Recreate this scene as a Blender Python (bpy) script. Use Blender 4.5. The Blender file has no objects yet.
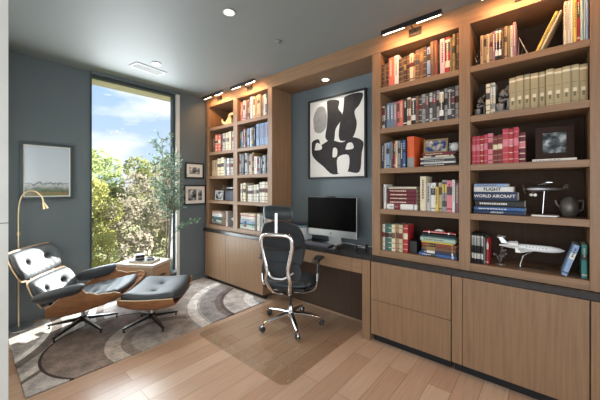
import bpy, bmesh, math, random
from mathutils import Vector, Matrix, Euler
random.seed(7)
SC = bpy.context.scene
COL = SC.collection
PI = math.pi

# ------------------------------------------------------------ camera, world, sun, area lights, exposure
YAW = math.atan2(248, 290)
cam_d = bpy.data.cameras.new('camera'); cam = bpy.data.objects.new('camera', cam_d); COL.objects.link(cam)
cam.location = (0, 0, 1.39); cam.rotation_euler = (PI/2, 0, YAW)
cam_d.sensor_width = 36; cam_d.lens = 36*290/600; cam_d.shift_y = -13/600; cam_d.clip_start = 0.05
SC.camera = cam
SC.view_settings.view_transform = 'Standard'; SC.view_settings.look = 'None'
SC.view_settings.gamma = 1; SC.view_settings.exposure = 0.6
SC.view_settings.use_curve_mapping = False
SC.cycles.max_bounces = 10; SC.cycles.diffuse_bounces = 5; SC.cycles.transparent_max_bounces = 16
SC.cycles.sample_clamp_indirect = 6

w = bpy.data.worlds.new('sky'); SC.world = w; w.use_nodes = True
nt = w.node_tree; nt.nodes.clear()
def N(t, kind, **kw):
    n = t.nodes.new(kind)
    for k, v in kw.items():
        if hasattr(n, k): setattr(n, k, v)
        else: n.inputs[k.replace('_', ' ')].default_value = v
    return n
tc = N(nt, 'ShaderNodeTexCoord'); sep = N(nt, 'ShaderNodeSeparateXYZ'); nt.links.new(tc.outputs['Generated'], sep.inputs[0])
mr = N(nt, 'ShaderNodeMapRange'); mr.inputs[1].default_value = -0.02; mr.inputs[2].default_value = 0.42
nt.links.new(sep.outputs[2], mr.inputs[0])
grad = N(nt, 'ShaderNodeMix', data_type='RGBA'); nt.links.new(mr.outputs[0], grad.inputs[0])
grad.inputs[6].default_value = (0.76, 0.87, 1.0, 1); grad.inputs[7].default_value = (0.36, 0.60, 0.97, 1)
mp = N(nt, 'ShaderNodeMapping'); mp.inputs['Scale'].default_value = (2.2, 2.2, 7.5); mp.inputs['Location'].default_value = (0.35, 0.2, 0.1)
nt.links.new(tc.outputs['Generated'], mp.inputs[0])
no = N(nt, 'ShaderNodeTexNoise'); no.inputs['Scale'].default_value = 1.5; no.inputs['Detail'].default_value = 7; no.inputs['Roughness'].default_value = 0.52
nt.links.new(mp.outputs[0], no.inputs[0])
cr = N(nt, 'ShaderNodeMapRange'); cr.inputs[1].default_value = 0.47; cr.inputs[2].default_value = 0.60
nt.links.new(no.outputs[0], cr.inputs[0])
cl = N(nt, 'ShaderNodeMix', data_type='RGBA'); nt.links.new(cr.outputs[0], cl.inputs[0]); nt.links.new(grad.outputs[2], cl.inputs[6])
cl.inputs[7].default_value = (1.1, 1.12, 1.15, 1)
bg = N(nt, 'ShaderNodeBackground'); bg.inputs[1].default_value = 0.74; nt.links.new(cl.outputs[2], bg.inputs[0])
wo = N(nt, 'ShaderNodeOutputWorld'); nt.links.new(bg.outputs[0], wo.inputs[0])

sd = bpy.data.lights.new('sun', 'SUN'); so = bpy.data.objects.new('sun', sd); COL.objects.link(so)
sd.energy = 17; sd.angle = math.radians(0.6); sd.color = (1, 0.96, 0.9)
SUN = Vector((0.39, -0.87, -0.34)).normalized()
so.rotation_euler = SUN.to_track_quat('-Z', 'Y').to_euler()

def area(name, loc, target, sx, sy, e, col, spread=PI):
    l = bpy.data.lights.new(name, 'AREA'); l.shape = 'RECTANGLE'; l.size = sx; l.size_y = sy; l.energy = e; l.color = col; l.spread = spread
    o = bpy.data.objects.new(name, l); COL.objects.link(o); o.location = loc
    o.rotation_euler = (Vector(target)-Vector(loc)).to_track_quat('-Z', 'Y').to_euler()
    return o
# fill lamps added for daylight from unseen windows behind and beside the camera
area('daylight_fill_east', (2.50, -0.55, 1.45), (0, -0.35, 1.35), 3.6, 2.2, 53, (0.93, 0.97, 1.0))
area('daylight_fill_south', (-0.4, -2.90, 1.45), (-0.6, 0, 1.35), 3.4, 2.2, 41, (0.95, 0.97, 1.0))
area('daylight_fill_west', (-4.10, 1.45, 1.45), (-3.0, 1.45, 1.25), 0.9, 2.3, 52, (0.90, 0.96, 1.0))  # extra fill lamp added inside the window opening, boosting the sky light

# ------------------------------------------------------------ materials
def mat(name, col, rough=0.6, metal=0.0, noise=0.0, scale=40, emit=None, es=0, coat=0, bump=0, aniso=None, spec=None):
    m = bpy.data.materials.new(name); m.use_nodes = True; t = m.node_tree
    b = t.nodes['Principled BSDF']
    b.inputs['Base Color'].default_value = (*col, 1); b.inputs['Roughness'].default_value = rough; b.inputs['Metallic'].default_value = metal
    if coat: b.inputs['Coat Weight'].default_value = coat; b.inputs['Coat Roughness'].default_value = 0.15
    if spec is not None: b.inputs['Specular IOR Level'].default_value = spec
    if emit: b.inputs['Emission Color'].default_value = (*emit, 1); b.inputs['Emission Strength'].default_value = es
    c = N(t, 'ShaderNodeTexCoord'); g = N(t, 'ShaderNodeMapping')
    t.links.new(c.outputs['Object'], g.inputs[0])
    if aniso: g.inputs['Scale'].default_value = aniso
    n = N(t, 'ShaderNodeTexNoise'); n.inputs['Scale'].default_value = scale; n.inputs['Detail'].default_value = 5
    t.links.new(g.outputs[0], n.inputs[0])
    if noise:
        mx = N(t, 'ShaderNodeMix', data_type='RGBA')
        t.links.new(n.outputs[0], mx.inputs[0])
        mx.inputs[6].default_value = tuple(max(0, x*(1-noise)) for x in col)+(1,)
        mx.inputs[7].default_value = tuple(min(1, x*(1+noise)) for x in col)+(1,)
        t.links.new(mx.outputs[2], b.inputs['Base Color'])
    if bump:
        bp = N(t, 'ShaderNodeBump'); bp.inputs['Strength'].default_value = bump; bp.inputs['Distance'].default_value = 0.004
        t.links.new(n.outputs[0], bp.inputs['Height']); t.links.new(bp.outputs[0], b.inputs['Normal'])
    return m
def S(r, g, b):     # sRGB 0-255 -> linear
    return tuple(((c/255)/12.92 if c/255 <= .04045 else ((c/255+.055)/1.055)**2.4) for c in (r, g, b))

M = {}
M['wood'] = mat('oak_veneer', (0.236, 0.136, 0.073), 0.42, noise=0.42, scale=3.0, aniso=(22, 22, 0.9))
M['wood_h'] = mat('oak_veneer_flat', (0.236, 0.136, 0.073), 0.45, noise=0.40, scale=3.0, aniso=(0.9, 22, 22))
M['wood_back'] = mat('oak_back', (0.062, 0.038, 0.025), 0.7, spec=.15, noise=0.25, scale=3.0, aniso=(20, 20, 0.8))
M['gap'] = mat('dark_recess', (0.006, 0.006, 0.006), 0.8)
M['stone'] = mat('black_stone', (0.018, 0.017, 0.017), 0.22, noise=0.5, scale=60)
M['blue'] = mat('slate_blue_paint', S(99, 110, 115), 0.55, noise=0.05, scale=6)
M['ceil'] = mat('grey_ceiling_paint', S(130, 135, 134), 0.6, noise=0.02, scale=5)
M['white'] = mat('white_paint', S(222, 222, 216), 0.5)
M['frame'] = mat('window_frame', S(52, 62, 66), 0.35)
M['soffit'] = mat('beige_soffit', S(225, 212, 180), 0.7, noise=0.06, scale=12)
M['black'] = mat('black_plastic', (0.012, 0.012, 0.013), 0.38)
M['blackm'] = mat('black_metal', (0.014, 0.014, 0.015), 0.3, metal=0.2)
M['chrome'] = mat('polished_aluminium', (0.80, 0.80, 0.80), 0.14, metal=1)
M['alu'] = mat('brushed_aluminium', (0.62, 0.63, 0.64), 0.32, metal=1)
M['mesh'] = mat('black_mesh', (0.018, 0.022, 0.026), 0.6, noise=0.4, scale=300)
M['seat'] = mat('dark_seat_leather', (0.022, 0.034, 0.040), 0.33, noise=0.2, scale=30)
M['leather'] = mat('black_leather', (0.032, 0.038, 0.045), 0.60, noise=0.18, scale=35, bump=0.15, spec=0.75)
M['rosewood'] = mat('rosewood_ply', (0.27, 0.115, 0.048), 0.30, noise=0.65, scale=3.5, aniso=(3, 1, 22))
M['plyedge'] = mat('ply_edge', (0.50, 0.36, 0.22), 0.5, noise=0.2, scale=60)
M['brass'] = mat('brushed_brass', (0.78, 0.62, 0.38), 0.28, metal=1)
M['screen'] = mat('off_screen', (0.002, 0.002, 0.002), 0.25, spec=0.06)
M['lamp'] = mat('lamp_glow', (1, 0.9, 0.75), 0.5, emit=(1, 0.82, 0.58), es=9)
M['downl'] = mat('downlight_glow', (1, 0.95, 0.85), 0.5, emit=(1, 0.9, 0.74), es=7)
M['paper'] = mat('page_block', S(222, 208, 180), 0.85, noise=0.18, scale=300, aniso=(6, 1, 0.1))
M['table'] = mat('table_wood', S(178, 146, 118), 0.4, noise=0.3, scale=3, aniso=(1, 1, 14))
M['tabletop'] = mat('pale_table_top', S(196, 182, 168), 0.28, noise=0.12, scale=9)
M['bronze'] = mat('dark_bronze', (0.16, 0.145, 0.13), 0.36, metal=0.5, noise=0.3, scale=40)
M['leaf'] = mat('olive_leaf', S(112, 142, 118), 0.55, noise=0.35, scale=9)
M['bark'] = mat('bark', S(112, 98, 82), 0.85, noise=0.35, scale=14)
M['soil'] = mat('soil', S(50, 40, 32), 0.95, noise=0.4, scale=60)
M['pot'] = mat('dark_teal_pot', S(48, 62, 68), 0.5)
M['art_white'] = mat('art_paper', S(232, 228, 222), 0.8, noise=0.03, scale=20)
M['art_black'] = mat('art_ink', S(46, 42, 42), 0.8, noise=0.5, scale=14)
M['art_grey'] = mat('art_wash', S(150, 148, 146), 0.8, noise=0.25, scale=22)
M['ivory'] = mat('ivory_horn', S(214, 190, 140), 0.45, noise=0.2, scale=25)
M['rubber'] = mat('dark_rubber', (0.02, 0.02, 0.02), 0.6)

def glassy(name, tint, rough=0.03, ior=1.45):
    m = bpy.data.materials.new(name); m.use_nodes = True; t = m.node_tree; t.nodes.clear()
    tr = N(t, 'ShaderNodeBsdfTransparent'); tr.inputs[0].default_value = (*tint, 1)
    gl = N(t, 'ShaderNodeBsdfGlossy'); gl.inputs['Roughness'].default_value = rough
    fr = N(t, 'ShaderNodeFresnel'); fr.inputs[0].default_value = ior
    mx = N(t, 'ShaderNodeMixShader'); o = N(t, 'ShaderNodeOutputMaterial')
    ge = N(t, 'ShaderNodeNewGeometry'); iv = N(t, 'ShaderNodeMath', operation='SUBTRACT'); iv.inputs[0].default_value = 1; t.links.new(ge.outputs['Backfacing'], iv.inputs[1])
    mu = N(t, 'ShaderNodeMath', operation='MULTIPLY'); t.links.new(fr.outputs[0], mu.inputs[0]); t.links.new(iv.outputs[0], mu.inputs[1])
    t.links.new(mu.outputs[0], mx.inputs[0]); t.links.new(tr.outputs[0], mx.inputs[1]); t.links.new(gl.outputs[0], mx.inputs[2]); t.links.new(mx.outputs[0], o.inputs[0])
    return m
M['glass'] = glassy('window_glass', (0.96, 0.98, 0.98))
M['acrylic'] = glassy('clear_acrylic', (0.93, 0.925, 0.91), 0.05, 1.6)

def wood_floor():
    m = bpy.data.materials.new('oak_planks'); m.use_nodes = True; t = m.node_tree; b = t.nodes['Principled BSDF']
    c = N(t, 'ShaderNodeTexCoord'); g = N(t, 'ShaderNodeMapping'); g.inputs['Rotation'].default_value = (0, 0, PI/2); g.inputs['Location'].default_value = (0.3, 0.052, 0)
    t.links.new(c.outputs['Object'], g.inputs[0])
    br = N(t, 'ShaderNodeTexBrick'); t.links.new(g.outputs[0], br.inputs[0])
    br.offset = 0.37; br.offset_frequency = 2
    br.inputs['Color1'].default_value = (*S(184, 148, 122), 1); br.inputs['Color2'].default_value = (*S(206, 176, 150), 1)
    br.inputs['Mortar'].default_value = (*S(150, 118, 92), 1); br.inputs['Scale'].default_value = 1
    br.inputs['Mortar Size'].default_value = 0.0018; br.inputs['Brick Width'].default_value = 1.35; br.inputs['Row Height'].default_value = 0.148
    br.inputs['Bias'].default_value = -0.1
    g2 = N(t, 'ShaderNodeMapping'); g2.inputs['Scale'].default_value = (38, 1.6, 1); t.links.new(c.outputs['Object'], g2.inputs[0])
    n = N(t, 'ShaderNodeTexNoise'); n.inputs['Scale'].default_value = 2.2; n.inputs['Detail'].default_value = 6; t.links.new(g2.outputs[0], n.inputs[0])
    mx = N(t, 'ShaderNodeMix', data_type='RGBA', blend_type='MULTIPLY'); mx.inputs[0].default_value = 0.5
    r = N(t, 'ShaderNodeMapRange'); r.inputs[1].default_value = .25; r.inputs[2].default_value = .75; r.inputs[3].default_value = .72; r.inputs[4].default_value = 1.15
    t.links.new(n.outputs[0], r.inputs[0]); t.links.new(br.outputs[0], mx.inputs[6]); t.links.new(r.outputs[0], mx.inputs[7])
    t.links.new(mx.outputs[2], b.inputs['Base Color']); b.inputs['Roughness'].default_value = 0.27
    b.inputs['Specular IOR Level'].default_value = 0.55
    return m
M['floor'] = wood_floor()

def rug_mat():
    m = bpy.data.materials.new('swirl_rug'); m.use_nodes = True; t = m.node_tree; b = t.nodes['Principled BSDF']
    c = N(t, 'ShaderNodeTexCoord')
    def dist(cx, cy):
        v = N(t, 'ShaderNodeVectorMath', operation='DISTANCE'); t.links.new(c.outputs['Object'], v.inputs[0]); v.inputs[1].default_value = (cx, cy, 0.012)
        return v.outputs['Value']
    def cmp_band(val, r0, r1):
        a = N(t, 'ShaderNodeMath', operation='GREATER_THAN'); t.links.new(val, a.inputs[0]); a.inputs[1].default_value = r0
        d = N(t, 'ShaderNodeMath', operation='LESS_THAN'); t.links.new(val, d.inputs[0]); d.inputs[1].default_value = r1
        e = N(t, 'ShaderNodeMath', operation='MULTIPLY'); t.links.new(a.outputs[0], e.inputs[0]); t.links.new(d.outputs[0], e.inputs[1])
        return e.outputs[0]
    def mul(a, d):
        e = N(t, 'ShaderNodeMath', operation='MULTIPLY'); t.links.new(a, e.inputs[0]); t.links.new(d, e.inputs[1]); return e.outputs[0]
    col = None
    def layer(mask, rgb):
        nonlocal col
        x = N(t, 'ShaderNodeMix', data_type='RGBA'); t.links.new(mask, x.inputs[0])
        if isinstance(col, tuple): x.inputs[6].default_value = (*col, 1)
        else: t.links.new(col, x.inputs[6])
        x.inputs[7].default_value = (*rgb, 1); col = x.outputs[2]
    col = S(178, 170, 164)
    A = dist(-2.60, 2.60)
    for r0, r1, rgb in ((0, .30, S(160, 158, 158)), (.30, .42, S(226, 224, 224)), (.42, .66, S(188, 180, 176)), (.66, .70, S(96, 84, 80)), (.70, .76, S(120, 108, 104)),
                        (.76, .93, S(150, 144, 142)), (.93, .96, S(182, 178, 176)), (.96, 1.06, S(232, 228, 224))):
        layer(cmp_band(A, r0, r1), rgb)
    B = dist(-2.95, 0.95); D = dist(-2.72, 1.27)
    E = dist(-3.9, -0.4); F = dist(-3.2, 2.9)
    notA = cmp_band(A, 1.09, 9)
    layer(mul(cmp_band(E, 1.18, 1.26), notA), S(214, 208, 200)); layer(mul(cmp_band(E, 1.26, 1.30), notA), S(112, 100, 92))
    layer(mul(cmp_band(E, 0.95, 1.00), notA), S(214, 208, 200)); layer(mul(cmp_band(E, 1.0, 1.08), notA), S(124, 112, 104))
    layer(mul(cmp_band(F, 1.75, 1.80), notA), S(176, 168, 162)); layer(mul(cmp_band(F, 1.95, 2.02), notA), S(112, 100, 94))
    layer(mul(cmp_band(B, 0, .56), notA), S(138, 122, 112)); layer(mul(cmp_band(B, .545, .565), notA), S(66, 52, 46))
    layer(mul(cmp_band(D, 0, .50), notA), S(196, 184, 172)); layer(mul(cmp_band(D, 0, .38), notA), S(150, 136, 126))
    layer(mul(cmp_band(D, 0, .30), notA), S(176, 166, 158))
    n = N(t, 'ShaderNodeTexNoise'); n.inputs['Scale'].default_value = 55; n.inputs['Detail'].default_value = 6; n.inputs['Roughness'].default_value = .7
    t.links.new(c.outputs['Object'], n.inputs[0])
    n2 = N(t, 'ShaderNodeTexNoise'); n2.inputs['Scale'].default_value = 9; n2.inputs['Detail'].default_value = 4; t.links.new(c.outputs['Object'], n2.inputs[0])
    ad = N(t, 'ShaderNodeMath', operation='ADD'); t.links.new(n.outputs[0], ad.inputs[0]); t.links.new(n2.outputs[0], ad.inputs[1])
    r = N(t, 'ShaderNodeMapRange'); r.inputs[1].default_value = .75; r.inputs[2].default_value = 1.25; r.inputs[3].default_value = .56; r.inputs[4].default_value = 1.28
    t.links.new(ad.outputs[0], r.inputs[0])
    x = N(t, 'ShaderNodeMix', data_type='RGBA', blend_type='MULTIPLY'); x.inputs[0].default_value = 1
    t.links.new(col, x.inputs[6]); t.links.new(r.outputs[0], x.inputs[7]); t.links.new(x.outputs[2], b.inputs['Base Color'])
    b.inputs['Roughness'].default_value = .95
    bp = N(t, 'ShaderNodeBump'); bp.inputs['Strength'].default_value = .5; bp.inputs['Distance'].default_value = .006
    t.links.new(n.outputs[0], bp.inputs['Height']); t.links.new(bp.outputs[0], b.inputs['Normal'])
    return m
M['rug'] = rug_mat()

def tile_mat():
    m = bpy.data.materials.new('stone_tile'); m.use_nodes = True; t = m.node_tree; b = t.nodes['Principled BSDF']
    c = N(t, 'ShaderNodeTexCoord'); sp = N(t, 'ShaderNodeSeparateXYZ'); t.links.new(c.outputs['Object'], sp.inputs[0])
    fr = N(t, 'ShaderNodeMath', operation='PINGPONG'); t.links.new(sp.outputs[2], fr.inputs[0]); fr.inputs[1].default_value = 0.605
    lt = N(t, 'ShaderNodeMath', operation='LESS_THAN'); t.links.new(fr.outputs[0], lt.inputs[0]); lt.inputs[1].default_value = 0.003
    n = N(t, 'ShaderNodeTexNoise'); n.inputs['Scale'].default_value = 6; n.inputs['Detail'].default_value = 5; t.links.new(c.outputs['Object'], n.inputs[0])
    a = N(t, 'ShaderNodeMix', data_type='RGBA'); t.links.new(n.outputs[0], a.inputs[0]); a.inputs[6].default_value = (*S(196, 198, 194), 1); a.inputs[7].default_value = (*S(222, 222, 216), 1)
    x = N(t, 'ShaderNodeMix', data_type='RGBA'); t.links.new(lt.outputs[0], x.inputs[0]); t.links.new(a.outputs[2], x.inputs[6]); x.inputs[7].default_value = (*S(140, 140, 138), 1)
    t.links.new(x.outputs[2], b.inputs['Base Color']); b.inputs['Roughness'].default_value = .35
    return m
M['tile'] = tile_mat()

# ------------------------------------------------------------ mesh builder
class MB:
    def __init__(s): s.v = []; s.f = []; s.m = []; s.T = None
    def add(s, vs, fs, mi=0):
        o = len(s.v)
        for p in vs:
            p = Vector(p)
            if s.T is not None: p = s.T @ p
            s.v.append(tuple(p))
        for f in fs: s.f.append(tuple(i+o for i in f)); s.m.append(mi)
        return s
    def box(s, x0, x1, y0, y1, z0, z1, mi=0):
        v = [(x, y, z) for z in (z0, z1) for y in (y0, y1) for x in (x0, x1)]
        return s.add(v, [(0, 2, 3, 1), (4, 5, 7, 6), (0, 1, 5, 4), (2, 6, 7, 3), (0, 4, 6, 2), (1, 3, 7, 5)], mi)
    def bar(s, p, q, wd, ht, mi=0, up=(0, 0, 1), w2=None, h2=None):
        p = Vector(p); q = Vector(q); d = (q-p).normalized(); r = d.cross(Vector(up)).normalized(); u = r.cross(d)
        w2 = wd if w2 is None else w2; h2 = ht if h2 is None else h2
        v = []
        for c, a, b in ((p, wd, ht), (q, w2, h2)):
            for sx, sy in ((-1, -1), (1, -1), (1, 1), (-1, 1)): v.append(c+r*sx*a/2+u*sy*b/2)
        return s.add(v, [(0, 1, 2, 3), (7, 6, 5, 4), (0, 4, 5, 1), (1, 5, 6, 2), (2, 6, 7, 3), (3, 7, 4, 0)], mi)
    def tube(s, pts, r, n=10, mi=0, sy=1.0, closed=False, up=None):
        pts = [Vector(p) for p in pts]; L = len(pts); rr = r if isinstance(r, (list, tuple)) else [r]*L
        vs = []; prev = None
        for i, p in enumerate(pts):
            a = pts[(i-1) % L] if (closed or i) else p; b = pts[(i+1) % L] if (closed or i < L-1) else p
            d = (b-a).normalized()
            if prev is None:
                ref = Vector(up) if up else (Vector((0, 0, 1)) if abs(d.z) < .9 else Vector((1, 0, 0)))
                x = d.cross(ref).normalized()
            else:
                x = (prev-d*prev.dot(d)).normalized()
            prev = x; y = d.cross(x)
            for k in range(n):
                t = 2*PI*k/n; vs.append(p+x*math.cos(t)*rr[i]+y*math.sin(t)*rr[i]*sy)
        fs = []
        for i in range(L if closed else L-1):
            j = (i+1) % L
            for k in range(n): fs.append((i*n+k, i*n+(k+1) % n, j*n+(k+1) % n, j*n+k))
        if not closed: fs.append(tuple(range(n-1, -1, -1))); fs.append(tuple((L-1)*n+k for k in range(n)))
        return s.add(vs, fs, mi)
    def lathe(s, prof, c=(0, 0, 0), n=24, mi=0, axis=None, cap=True):
        c = Vector(c); vs = []; fs = []
        Rm = Vector((0, 0, 1)).rotation_difference(Vector(axis)).to_matrix() if axis else Matrix.Identity(3)
        for r, z in prof:
            for k in range(n):
                t = 2*PI*k/n; vs.append(c+Rm @ Vector((r*math.cos(t), r*math.sin(t), z)))
        L = len(prof)
        for i in range(L-1):
            for k in range(n): fs.append((i*n+k, i*n+(k+1) % n, (i+1)*n+(k+1) % n, (i+1)*n+k))
        if cap: fs.append(tuple(range(n-1, -1, -1))); fs.append(tuple((L-1)*n+k for k in range(n)))
        return s.add(vs, fs, mi)
    def prism(s, poly, y0, y1, mi=0, plane='xz'):
        n = len(poly)
        def P(a, b, y): return (a, y, b) if plane == 'xz' else ((a, b, y) if plane == 'xy' else (y, a, b))
        v = [P(a, b, y0) for a, b in poly]+[P(a, b, y1) for a, b in poly]
        f = [tuple(range(n)), tuple(range(2*n-1, n-1, -1))]+[(i, n+i, n+(i+1) % n, (i+1) % n) for i in range(n)]
        return s.add(v, f, mi)
    def slab(s, fn, nu=16, nv=16, mi=0):   # fn(u,v,side) -> point ; closed shell
        vs = []; 
        for side in (0, 1):
            for i in range(nu+1):
                for j in range(nv+1): vs.append(fn(-1+2*i/nu, -1+2*j/nv, side))
        W = nv+1; O = (nu+1)*W; fs = []
        for i in range(nu):
            for j in range(nv):
                a = i*W+j; fs.append((a, a+1, a+W+1, a+W)); fs.append((O+a, O+a+W, O+a+W+1, O+a+1))
        for i in range(nu):
            a = i*W; fs.append((a, a+W, O+a+W, O+a)); a = i*W+nv; fs.append((a, O+a, O+a+W, a+W))
        for j in range(nv):
            a = j; fs.append((a, O+a, O+a+1, a+1)); a = nu*W+j; fs.append((a, a+1, O+a+1, O+a))
        return s.add(vs, fs, mi)
    def build(s, name, mats, parent=None, bevel=0, smooth=False, seg=2, fix=True, loc=None):
        me = bpy.data.meshes.new(name); me.from_pydata(s.v, [], s.f)
        for m in (mats if isinstance(mats, (list, tuple)) else [mats]): me.materials.append(m)
        for p, k in zip(me.polygons, s.m): p.material_index = k
        if fix:
            bm = bmesh.new(); bm.from_mesh(me); bmesh.ops.recalc_face_normals(bm, faces=bm.faces); bm.to_mesh(me); bm.free()
        if smooth: me.shade_smooth()
        o = bpy.data.objects.new(name, me); COL.objects.link(o)
        if parent: o.parent = parent
        if loc: o.location = loc
        if bevel:
            b = o.modifiers.new('bevel', 'BEVEL'); b.width = bevel; b.segments = seg; b.limit_method = 'ANGLE'; b.angle_limit = 0.7
        if smooth and smooth != 'all':
            me.set_sharp_from_angle(angle=0.7)
        return o
def tag(o, label=None, cat=None, group=None, kind=None):
    if label: o['label'] = label
    if cat: o['category'] = cat
    if group: o['group'] = group
    if kind: o['kind'] = kind
    return o
def empty(name, loc, rz=0, label=None, cat=None, group=None):
    o = bpy.data.objects.new(name, None); COL.objects.link(o); o.location = loc; o.rotation_euler = (0, 0, rz); o.empty_display_size = .1
    return tag(o, label, cat, group)
def struct(o): o['kind'] = 'structure'; return o
def B(name, x0, x1, y0, y1, z0, z1, m, parent=None, bevel=0): return MB().box(x0, x1, y0, y1, z0, z1).build(name, m, parent, bevel)
def arc(c, r, a0, a1, n, plane='xz'):
    out = []
    for i in range(n+1):
        a = math.radians(a0+(a1-a0)*i/n); u, v = r*math.cos(a), r*math.sin(a)
        out.append((c[0]+u, c[1], c[2]+v) if plane == 'xz' else (c[0]+u, c[1]+v, c[2]))
    return out
def smoothpath(pts, k=6):     # catmull-rom
    P = [Vector(p) for p in pts]; P = [2*P[0]-P[1]]+P+[2*P[-1]-P[-2]]; out = []
    for i in range(1, len(P)-2):
        for j in range(k):
            t = j/k; a, b, c, d = P[i-1:i+3]
            out.append(0.5*((2*b)+(c-a)*t+(2*a-5*b+4*c-d)*t*t+(3*b-a-3*c+d)*t**3))
    out.append(P[-2]); return out

# ------------------------------------------------------------ room shell
H = 2.74
WX = -4.0               # window wall
YB = 2.80               # wall behind the built-ins
struct(B('floor', -4.3, 2.8, -3.1, 2.95, -0.1, 0, M['floor']))
struct(B('ceiling', -4.3, 2.8, -3.1, 2.95, H, H+.1, M['ceil']))
struct(B('wall_back', -4.3, 2.8, YB, YB+.15, 0, H, M['blue']))
wy0, wy1 = 0.98, 2.03   # window opening
mb = MB(); mb.box(WX-.14, WX, wy1, YB, 0, H); mb.box(WX-.14, WX, wy0, wy1, 2.705, H); mb.box(WX-.14, WX, wy0, wy1, 0, .045)
struct(mb.build('wall_window', M['blue']))
# gently bent wall left of the window
pts = [(-4.06, .98), (-4.06, .38), (-4.04, .30), (-4.00, .22), (-3.94, .15), (-3.88, .10)]
poly = pts[:-1]+[(-3.93, .156), (-4.25, .156), (-4.25, .98)]
struct(MB().prism(poly, 0, H, plane='xy').build('wall_left', M['blue'], smooth=True))
struct(B('wall_side', -4.2, -2.06, -.05, .155, 0, H, M['tile']))
struct(B('wall_front', -2.2, -2.06, -3.0, -.051, 0, H, M['tile']))
# walls with the big windows behind the camera
mb = MB(); mb.box(2.6, 2.75, -3, -2.4, 0, H); mb.box(2.6, 2.75, 1.3, YB, 0, H); mb.box(2.6, 2.75, -2.4, 1.3, 0, .25); mb.box(2.6, 2.75, -2.4, 1.3, 2.6, H)
struct(mb.build('wall_right', M['white']))
mb = MB(); mb.box(-2.2, -2.05, -3.15, -3, 0, H); mb.box(1.4, 2.75, -3.15, -3, 0, H); mb.box(-2.05, 1.4, -3.15, -3, 0, .25); mb.box(-2.05, 1.4, -3.15, -3, 2.6, H)
struct(mb.build('wall_rear', M['white']))
struct(B('window_2', 2.66, 2.68, -2.4, 1.3, .25, 2.6, M['glass'])); struct(B('window_3', -2.05, 1.4, -3.08, -3.06, .25, 2.6, M['glass']))

# window_1: frame, reveal, pane
win = struct(empty('window_1', (WX, 1.5, 0)))
def LB(name, x0, x1, y0, y1, z0, z1, m, p=win): return B(name, x0, x1, y0-1.5, y1-1.5, z0, z1, m, p)
LB('window_frame', -.10, -.03, wy0, wy1-.05, 2.672, 2.704, M['frame']); LB('window_frame', -.10, -.03, wy1-.085, wy1-.05, .05, 2.671, M['frame'])
LB('window_frame', -.10, -.03, wy0, wy1-.085, .05, .10, M['frame']); LB('window_frame', -.10, -.03, wy0, wy0+.010, .10, 2.671, M['frame'])
LB('window_reveal', -.135, .006, wy1-.048, wy1-.001, .046, 2.70, M['white'])
LB('window_pane', -.075, -.067, wy0+.011, wy1-.086, .101, 2.671, M['glass'])
struct(B('trim_1', WX-.50, WX-.14, -0.5, 4.0, 2.72, 2.95, M['soffit']))
struct(MB().box(WX+.001, WX+.012, wy1+.001, 2.418, 0.001, .07).build('baseboard_window', M['blue']))

# ------------------------------------------------------------ built-in cabinetry
YF = 2.43
mb = MB()
top_under = 2.59
# fascia / header over everything
mb.box(-3.96, .60, YF, YB-.005, top_under, H-.002)
built = mb.build('bookcase_header', M['wood_h']); tag(built, 'long oak header panel running along the ceiling over all the bookcase bays', 'panel')
SH = [2.275, 1.91, 1.555, 1.195, .83]        # shelf tops
def bookcase(name, x0, x1, bays, label):
    r = empty(name, ((x0+x1)/2, YF, .772), 0, label, 'bookcase'); ox, oy, oz = r.location
    def P(n, a, b, c, d, e, f, m): return MB().box(a-ox, b-ox, c-oy, d-oy, e-oz, f-oz).build(n, m, r, .0015)
    edges = [x0]+[v for b in bays for v in b]+[x1]
    for i in range(0, len(edges), 2): P('upright', edges[i], edges[i+1], YF, YB-.02, .772, top_under-.001, M['wood'])
    for a, b in bays:
        for k, z in enumerate(SH):
            P('shelf', a+.0005, b-.0005, YF+.002, YB-.02, z-.044, z, M['wood_h'])
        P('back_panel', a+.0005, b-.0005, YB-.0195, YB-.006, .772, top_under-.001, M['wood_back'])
        P('plinth', a+.0005, b-.0005, YF+.003, YF+.02, .772, SH[4]-.0445, M['wood_h'])
    return r
BA = (-3.88, -3.285); BB = (-3.195, -2.60); BC = (-1.139, -.508); BD = (-.435, .19)
bookcase('bookcase', -3.96, -2.52, [BA, BB], 'oak bookcase unit with two narrow bays standing nearest the window')
bookcase('bookcase', -1.216, .60, [BC, BD], 'oak bookcase unit with two wide bays right of the desk niche')
tag(B('worktop', -3.985, .60, 2.392, YB-.003, .727, .770, M['stone'], None, .003), 'long black stone worktop running under the shelves and across the desk', 'worktop')
# base cabinets
def cabinet(x0, x1, label, pieces, toe):
    r = empty('base_cabinet', ((x0+x1)/2, 2.42, 0), 0, label, 'cabinet'); ox = r.location.x
    MB().box(x0-ox, x1-ox, .0, .36, toe, .725).build('body', M['wood'], r)
    MB().box(x0-ox+.01, x1-ox-.01, .03, .06, 0.001, toe-.001).build('toe_kick', M['gap'], r)
    for nm, a, b, z0, z1 in pieces: MB().box(a-ox, b-ox, -.019, -.001, z0, z1).build(nm, M['wood'], r, .001)
    return r
def cab(x0, x1, label, pieces, toe): 
    r = cabinet(x0, x1, label, pieces, toe)
    MB().box(x0-r.location.x+.001, x1-r.location.x-.001, -.0009, -.0001, toe+.001, .724).build('shadow_gap', M['gap'], r)
    return r
cab(-3.95, -2.65, 'low oak cabinet with two flat doors beside the window wall', [('door', -3.948, -3.422, .062, .722), ('door', -3.418, -2.652, .062, .722)], .058)
cab(-1.214, -.556, 'low oak cabinet with two deep drawers right of the desk', [('drawer', -1.212, -.558, .384, .722), ('drawer', -1.212, -.558, .075, .380)], .07)
cab(-.552, .187, 'low oak cabinet with one wide plain door under the right bay', [('filler_panel', -.550, -.482, .075, .722), ('door', -.478, .185, .075, .722)], .07)
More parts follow.
